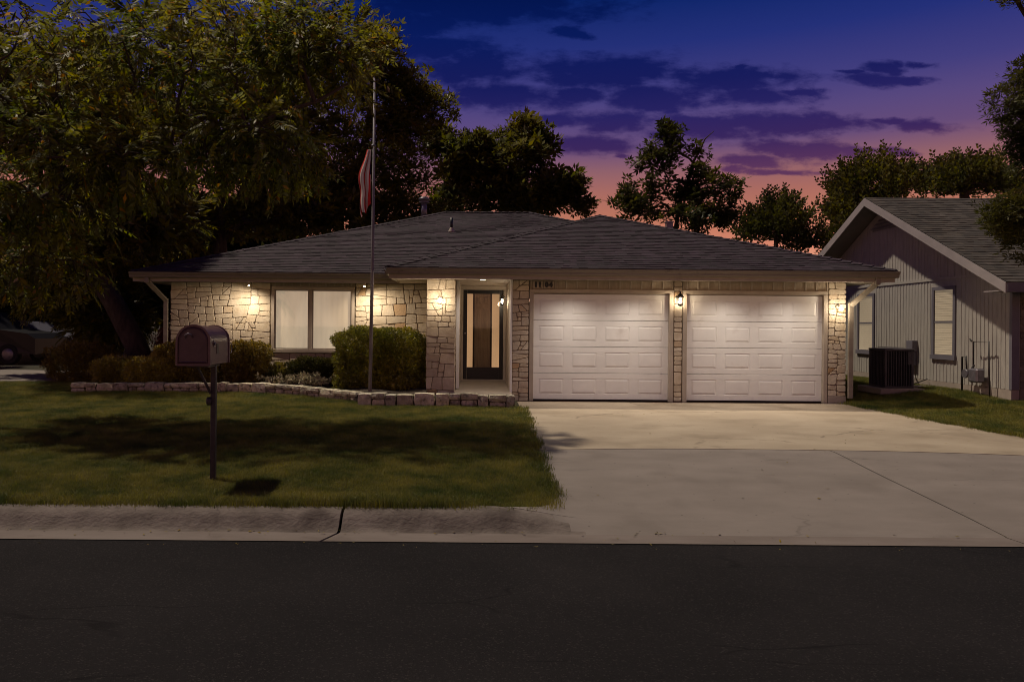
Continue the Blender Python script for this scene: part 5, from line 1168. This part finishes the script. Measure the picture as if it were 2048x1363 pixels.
# pale strappy shrub
ep = empty('pale_shrub', (-3.75, 15.35, .2), 'low shrub with pale grey-green stalks and leaves under the picture window', 'bush'); rg = np.random.default_rng(52); m = MB(); pts = []; drs = []
for i in range(64):
    a = rg.uniform(0, 6.28); L_ = rg.uniform(.25, .55); el_ = rg.uniform(.25, 1.1); b = np.array([-3.75 + rg.normal(0, .30), 15.35 + rg.normal(0, .12), .2]); d = np.array([math.cos(a) * math.cos(el_), math.sin(a) * math.cos(el_) * .6, math.sin(el_) * .75])
    q = [b, b + d * L_ * .55 + np.array([0, 0, .05]), b + d * L_ + np.array([0, 0, -.04])]; m.tube(q, [.010, .008, .004], 5, cap=False)
    for k in range(26): t = rg.uniform(.25, 1); pts.append(q[0] * (1 - t) + q[2] * t + np.array([0, 0, .05 * math.sin(t * 3.1)]) + rg.normal(0, .012, 3)); drs.append(d * .5 + rg.normal(0, .7, 3))
tag(m.build('stalks', M_bark2, ep), kind='stuff'); batch('leaves', T_one, np.array(pts), np.array(drs), rg.uniform(.05, .105, len(pts)), L_pale, ep, rg)

# ------------------------------------------------------------------ parked cars (far left)
def car(label, c, L_, H, W_, paint, prof_, win_, name='parked_car'):
    e = empty(name, c, label, 'car', 'cars parked beyond the side street'); M_ = mat('car_paint_' + name + str(len(MATS)), paint, rough=.35, spec=.25)
    def shell(pr, y0, y1, tz): return pr
    m = MB(); k = len(prof_); vs = []
    for (yy, ins) in ((-W_ / 2, 0), (-W_ / 2 * .0, 0), (W_ / 2, 0)):
        for (x, zz) in prof_:
            tum = .12 * max(0, (zz - H * .55) / (H * .45)); y2 = yy * (1 - tum * 1.0) if yy else 0; vs.append((c[0] + x * L_, c[1] + y2, c[2] + zz))
    fs = [tuple(range(k)), tuple(range(2 * k, 3 * k))[::-1]] + [(r * k + i, (r + 1) * k + i, (r + 1) * k + (i + 1) % k, r * k + (i + 1) % k) for r in (0, 1) for i in range(k)]
    m.add(vs, fs); m.build('body', M_, e)
    Mg = MATS.get('car_glass') or mat('car_glass', (.01, .01, .012), rough=.08)
    for w_ in win_:
        mm = MB(); y = c[1] - W_ / 2 - .004; mm.add([(c[0] + x * L_, y + .12 * W_ / 2 * max(0, (zz - H * .55) / (H * .45)), c[2] + zz) for x, zz in w_], [tuple(range(len(w_)))]); mm.build('window', Mg, e)
    for x in (-.31, .31):
        for s in (-1, 1):
            wc = (c[0] + x * L_, c[1] + s * (W_ / 2 - .1), c[2] + .34); wh = MB(); wh.lathe(wc, [(.30, -.11), (.34, -.09), (.34, .09), (.30, .11)], 20, axis='y'); w_o = wh.build('wheel', M_darkseal, e)
            MB().lathe((wc[0], wc[1] - .112 * 1, wc[2]), [(.2, 0), (.19, .012), (.05, .02)], 14, axis='y').build('rim', M_galv, w_o)
    MB().box(c[0] + .475 * L_, c[0] + .492 * L_, c[1] - W_ / 2 + .1, c[1] - W_ / 2 + .4, c[2] + .62, c[2] + .74).build('headlight', M_soffit, e)
    MB().box(c[0] - .2 * L_, c[0] + .1 * L_, c[1] - .6, c[1] - .56, c[2] + H + .01, c[2] + H + .035).build('roof_rail', M_galv, e)
    return e
suv = [(-.5, .35), (-.5, .95), (-.46, 1.15), (-.40, 1.68), (-.30, 1.74), (.05, 1.72), (.22, 1.15), (.44, 1.02), (.5, .85), (.5, .35)]
p = at(20, 735, 24.5)
car('dark sports utility car parked at the far left beyond the side street', (p.x - .9, 24.5, .12), 4.6, 1.74, 1.85, (.012, .012, .015), suv, [[(-.42, 1.12), (-.385, 1.58), (-.16, 1.62), (-.16, 1.14)], [(-.14, 1.14), (-.14, 1.62), (.03, 1.6), (.17, 1.16)]])
sed = [(-.5, .32), (-.5, .85), (-.40, .98), (-.27, 1.38), (.02, 1.42), (.2, 1.0), (.42, .85), (.5, .7), (.5, .32)]
p = at(95, 735, 28)
car('pale blue-grey car parked behind the dark one', (p.x - .6, 28, .12), 4.4, 1.42, 1.75, (.10, .10, .13), sed, [[(-.32, 1.0), (-.25, 1.30), (-.1, 1.33), (-.1, 1.0)], [(-.08, 1.0), (-.08, 1.33), (.02, 1.33), (.14, 1.0)]])

# power line
a, b = at(1585, 424, 34), at(1690, 428, 34); d = (b - a)
MBp = MB(); MBp.tube([a - d * 12 + Vector((0, 0, 1.2)), a - d * 6 + Vector((0, 0, .35)), a, b, b + d * 6 + Vector((0, 0, .3)), b + d * 12 + Vector((0, 0, 1.1))], .012, 5)
tag(MBp.build('power_line', M_post), 'thin power cable crossing the orange sky between the roofs', 'cable')

# ------------------------------------------------------------------ grass
def grassmat():
    m = leafmat('grass_blades', (.052, .085, .015), (.285, .250, .055), rnd=.4, trans=.4, rough=.6); n = m.node_tree.nodes  # green to straw tones, contrast widened to imitate dappled light streaks
    for t in n:
        if t.type == 'TEX_NOISE': t.inputs['Scale'].default_value = 1.7; t.inputs['Detail'].default_value = 9; t.inputs['Roughness'].default_value = .7
    return m
M_grass = grassmat()
def blades(seed, n, rad, h0, h1, w, lean):
    r = np.random.default_rng(seed); V = []; Fc = []
    for i in range(n):
        a = r.uniform(0, 6.28); q = rad * math.sqrt(r.random()); x, y = q * math.cos(a), q * math.sin(a); b = r.uniform(0, 6.28); h = r.uniform(h0, h1); l = r.uniform(.2, 1) * lean * h; c = b + r.normal(0, .8); dx, dy = math.cos(b) * w, math.sin(b) * w; lx, ly = math.cos(c) * l, math.sin(c) * l; k = len(V)
        V += [(x - dx, y - dy, -.01), (x + dx, y + dy, -.01), (x + lx * .4 + dx * .7, y + ly * .4 + dy * .7, h * .6), (x + lx * .4 - dx * .7, y + ly * .4 - dy * .7, h * .6), (x + lx * 1.3, y + ly * 1.3, h * r.uniform(.75, 1))]; Fc += [(k, k + 1, k + 2, k + 3), (k + 3, k + 2, k + 4)]
    me = bpy.data.meshes.new('grass_tuft'); me.from_pydata(V, [], Fc); me.materials.append(M_grass); return bpy.data.objects.new('grass_tuft', me)
gcol = bpy.data.collections.new('grass_tufts')
for s in range(5): gcol.objects.link(blades(70 + s, 55, .10, .018, .048, .0017, .9))
ng = bpy.data.node_groups.new('scatter_grass', 'GeometryNodeTree'); ng.interface.new_socket('Geometry', in_out='INPUT', socket_type='NodeSocketGeometry'); ng.interface.new_socket('Geometry', in_out='OUTPUT', socket_type='NodeSocketGeometry')
gi, go = ng.nodes.new('NodeGroupInput'), ng.nodes.new('NodeGroupOutput'); iop = ng.nodes.new('GeometryNodeInstanceOnPoints'); ci = ng.nodes.new('GeometryNodeCollectionInfo'); ci.inputs[0].default_value = gcol; ci.inputs['Separate Children'].default_value = True; ci.inputs['Reset Children'].default_value = True
na = ng.nodes.new('GeometryNodeInputNamedAttribute'); na.data_type = 'FLOAT_VECTOR'; na.inputs[0].default_value = 'rot'; ns_ = ng.nodes.new('GeometryNodeInputNamedAttribute'); ns_.data_type = 'FLOAT_VECTOR'; ns_.inputs[0].default_value = 'scl'
ng.links.new(gi.outputs[0], iop.inputs['Points']); ng.links.new(ci.outputs[0], iop.inputs['Instance']); iop.inputs['Pick Instance'].default_value = True
ng.links.new(na.outputs[0], iop.inputs['Rotation']); ng.links.new(ns_.outputs[0], iop.inputs['Scale']); ng.links.new(iop.outputs[0], go.inputs[0])
def grass_obj(label, pts, scl):
    me = bpy.data.meshes.new('grass'); me.from_pydata([tuple(p) for p in pts], [], []); n = len(pts); r = np.random.default_rng(5)
    a = me.attributes.new('rot', 'FLOAT_VECTOR', 'POINT'); rt = np.stack([r.normal(0, .08, n), r.normal(0, .08, n), r.uniform(0, 6.28, n)], 1); a.data.foreach_set('vector', rt.astype(np.float32).ravel())
    a = me.attributes.new('scl', 'FLOAT_VECTOR', 'POINT'); a.data.foreach_set('vector', np.asarray(scl, np.float32).ravel())
    o = bpy.data.objects.new('grass', me); col.objects.link(o); o.modifiers.new('scatter', 'NODES').node_group = ng; WP[o] = Vector((0, 0, 0)); tag(o, label, None, None, 'stuff'); return o
pts, scl = [], []; r = random.Random(9)
def wallD(x): return interp(x, [-8.25, -7.4, -6.2, -4.8, -3.6, -2.9, -2.3, -2.25, 1], [14.6, 14.9, 15.0, 14.9, 14.6, 14.2, 13.9, 13.32, 13.26])
N_ = 0
for _ in range(39000):
    D = 6.47 + (17.2 - 6.47) * r.random() ** 1.25; x = r.uniform(-.74 * D - 3.2, .8)
    if x > xedge(D) + r.uniform(-.05, .035): continue
    if x > -8.3 and D > wallD(x): continue
    if x < -8.3 and D > interp(x, [-26, -12, -9.0, -8.4], [17.2, 16.95, 18.1, 18.7]): continue
    big = 1 + .35 * (D > 11); edge = (D < 6.62 or x > xedge(D) - .12); s = r.uniform(.75, 1.3) * (1.25 if edge else 1); pts.append((x, D, lz(x, D))); scl.append((s * big, s * big, s * r.uniform(.8, 1.15) * (1 + .25 * edge)))
grass_obj('short mown grass covering the front lawn', pts, scl)
pts, scl = [], []
for _ in range(9000):
    D = 9.5 + 12 * r.random(); x = r.uniform(7.3, min(NX + (0 if D > N0 else 4), .78 * D + .6)) if .78 * D + .6 > 7.3 else 0
    if x == 0 or x < (xright(D) if D < 14.6 else 7.5) - r.uniform(-.04, .05) or (x > NX - .05 and D > N0): continue
    if 8.53 < x < 9.52 and 15.33 < D < 16.32: continue
    s = r.uniform(.9, 1.5); pts.append((x, D, lz(x, D))); scl.append((s * 1.3, s * 1.3, s))
grass_obj('short grass between the garage and the grey house', pts, scl)
gl = np.array([(r.uniform(-9, 6), r.choice([r.uniform(5.72, 6.16), r.uniform(6.08, 6.18)]), -.238) for _ in range(190)]); dd = np.random.default_rng(8).normal(0, 1, (190, 3)); dd[:, 2] = np.abs(dd[:, 2]) * .2
batch('gutter_leaves', T_one, gl, dd, np.random.default_rng(14).uniform(.015, .045, 190), L_rust, None, np.random.default_rng(16), .4)
# a few fallen leaves and pebbles on the concrete and grass
lf = []; 
for _ in range(150):
    D = r.uniform(6.6, 14); x = r.uniform(.9, 7.2) if r.random() < .6 else r.uniform(-6, .6); zz = (dz(D) + .008) if x > .85 else lz(x, D) + .045; lf.append((x, D, zz))
lf = np.array(lf); dd = np.random.default_rng(3).normal(0, 1, (len(lf), 3)); dd[:, 2] *= .12
batch('fallen_leaves', T_one, lf, dd, np.random.default_rng(4).uniform(.02, .045, len(lf)), L_rust, None, np.random.default_rng(6), .3)
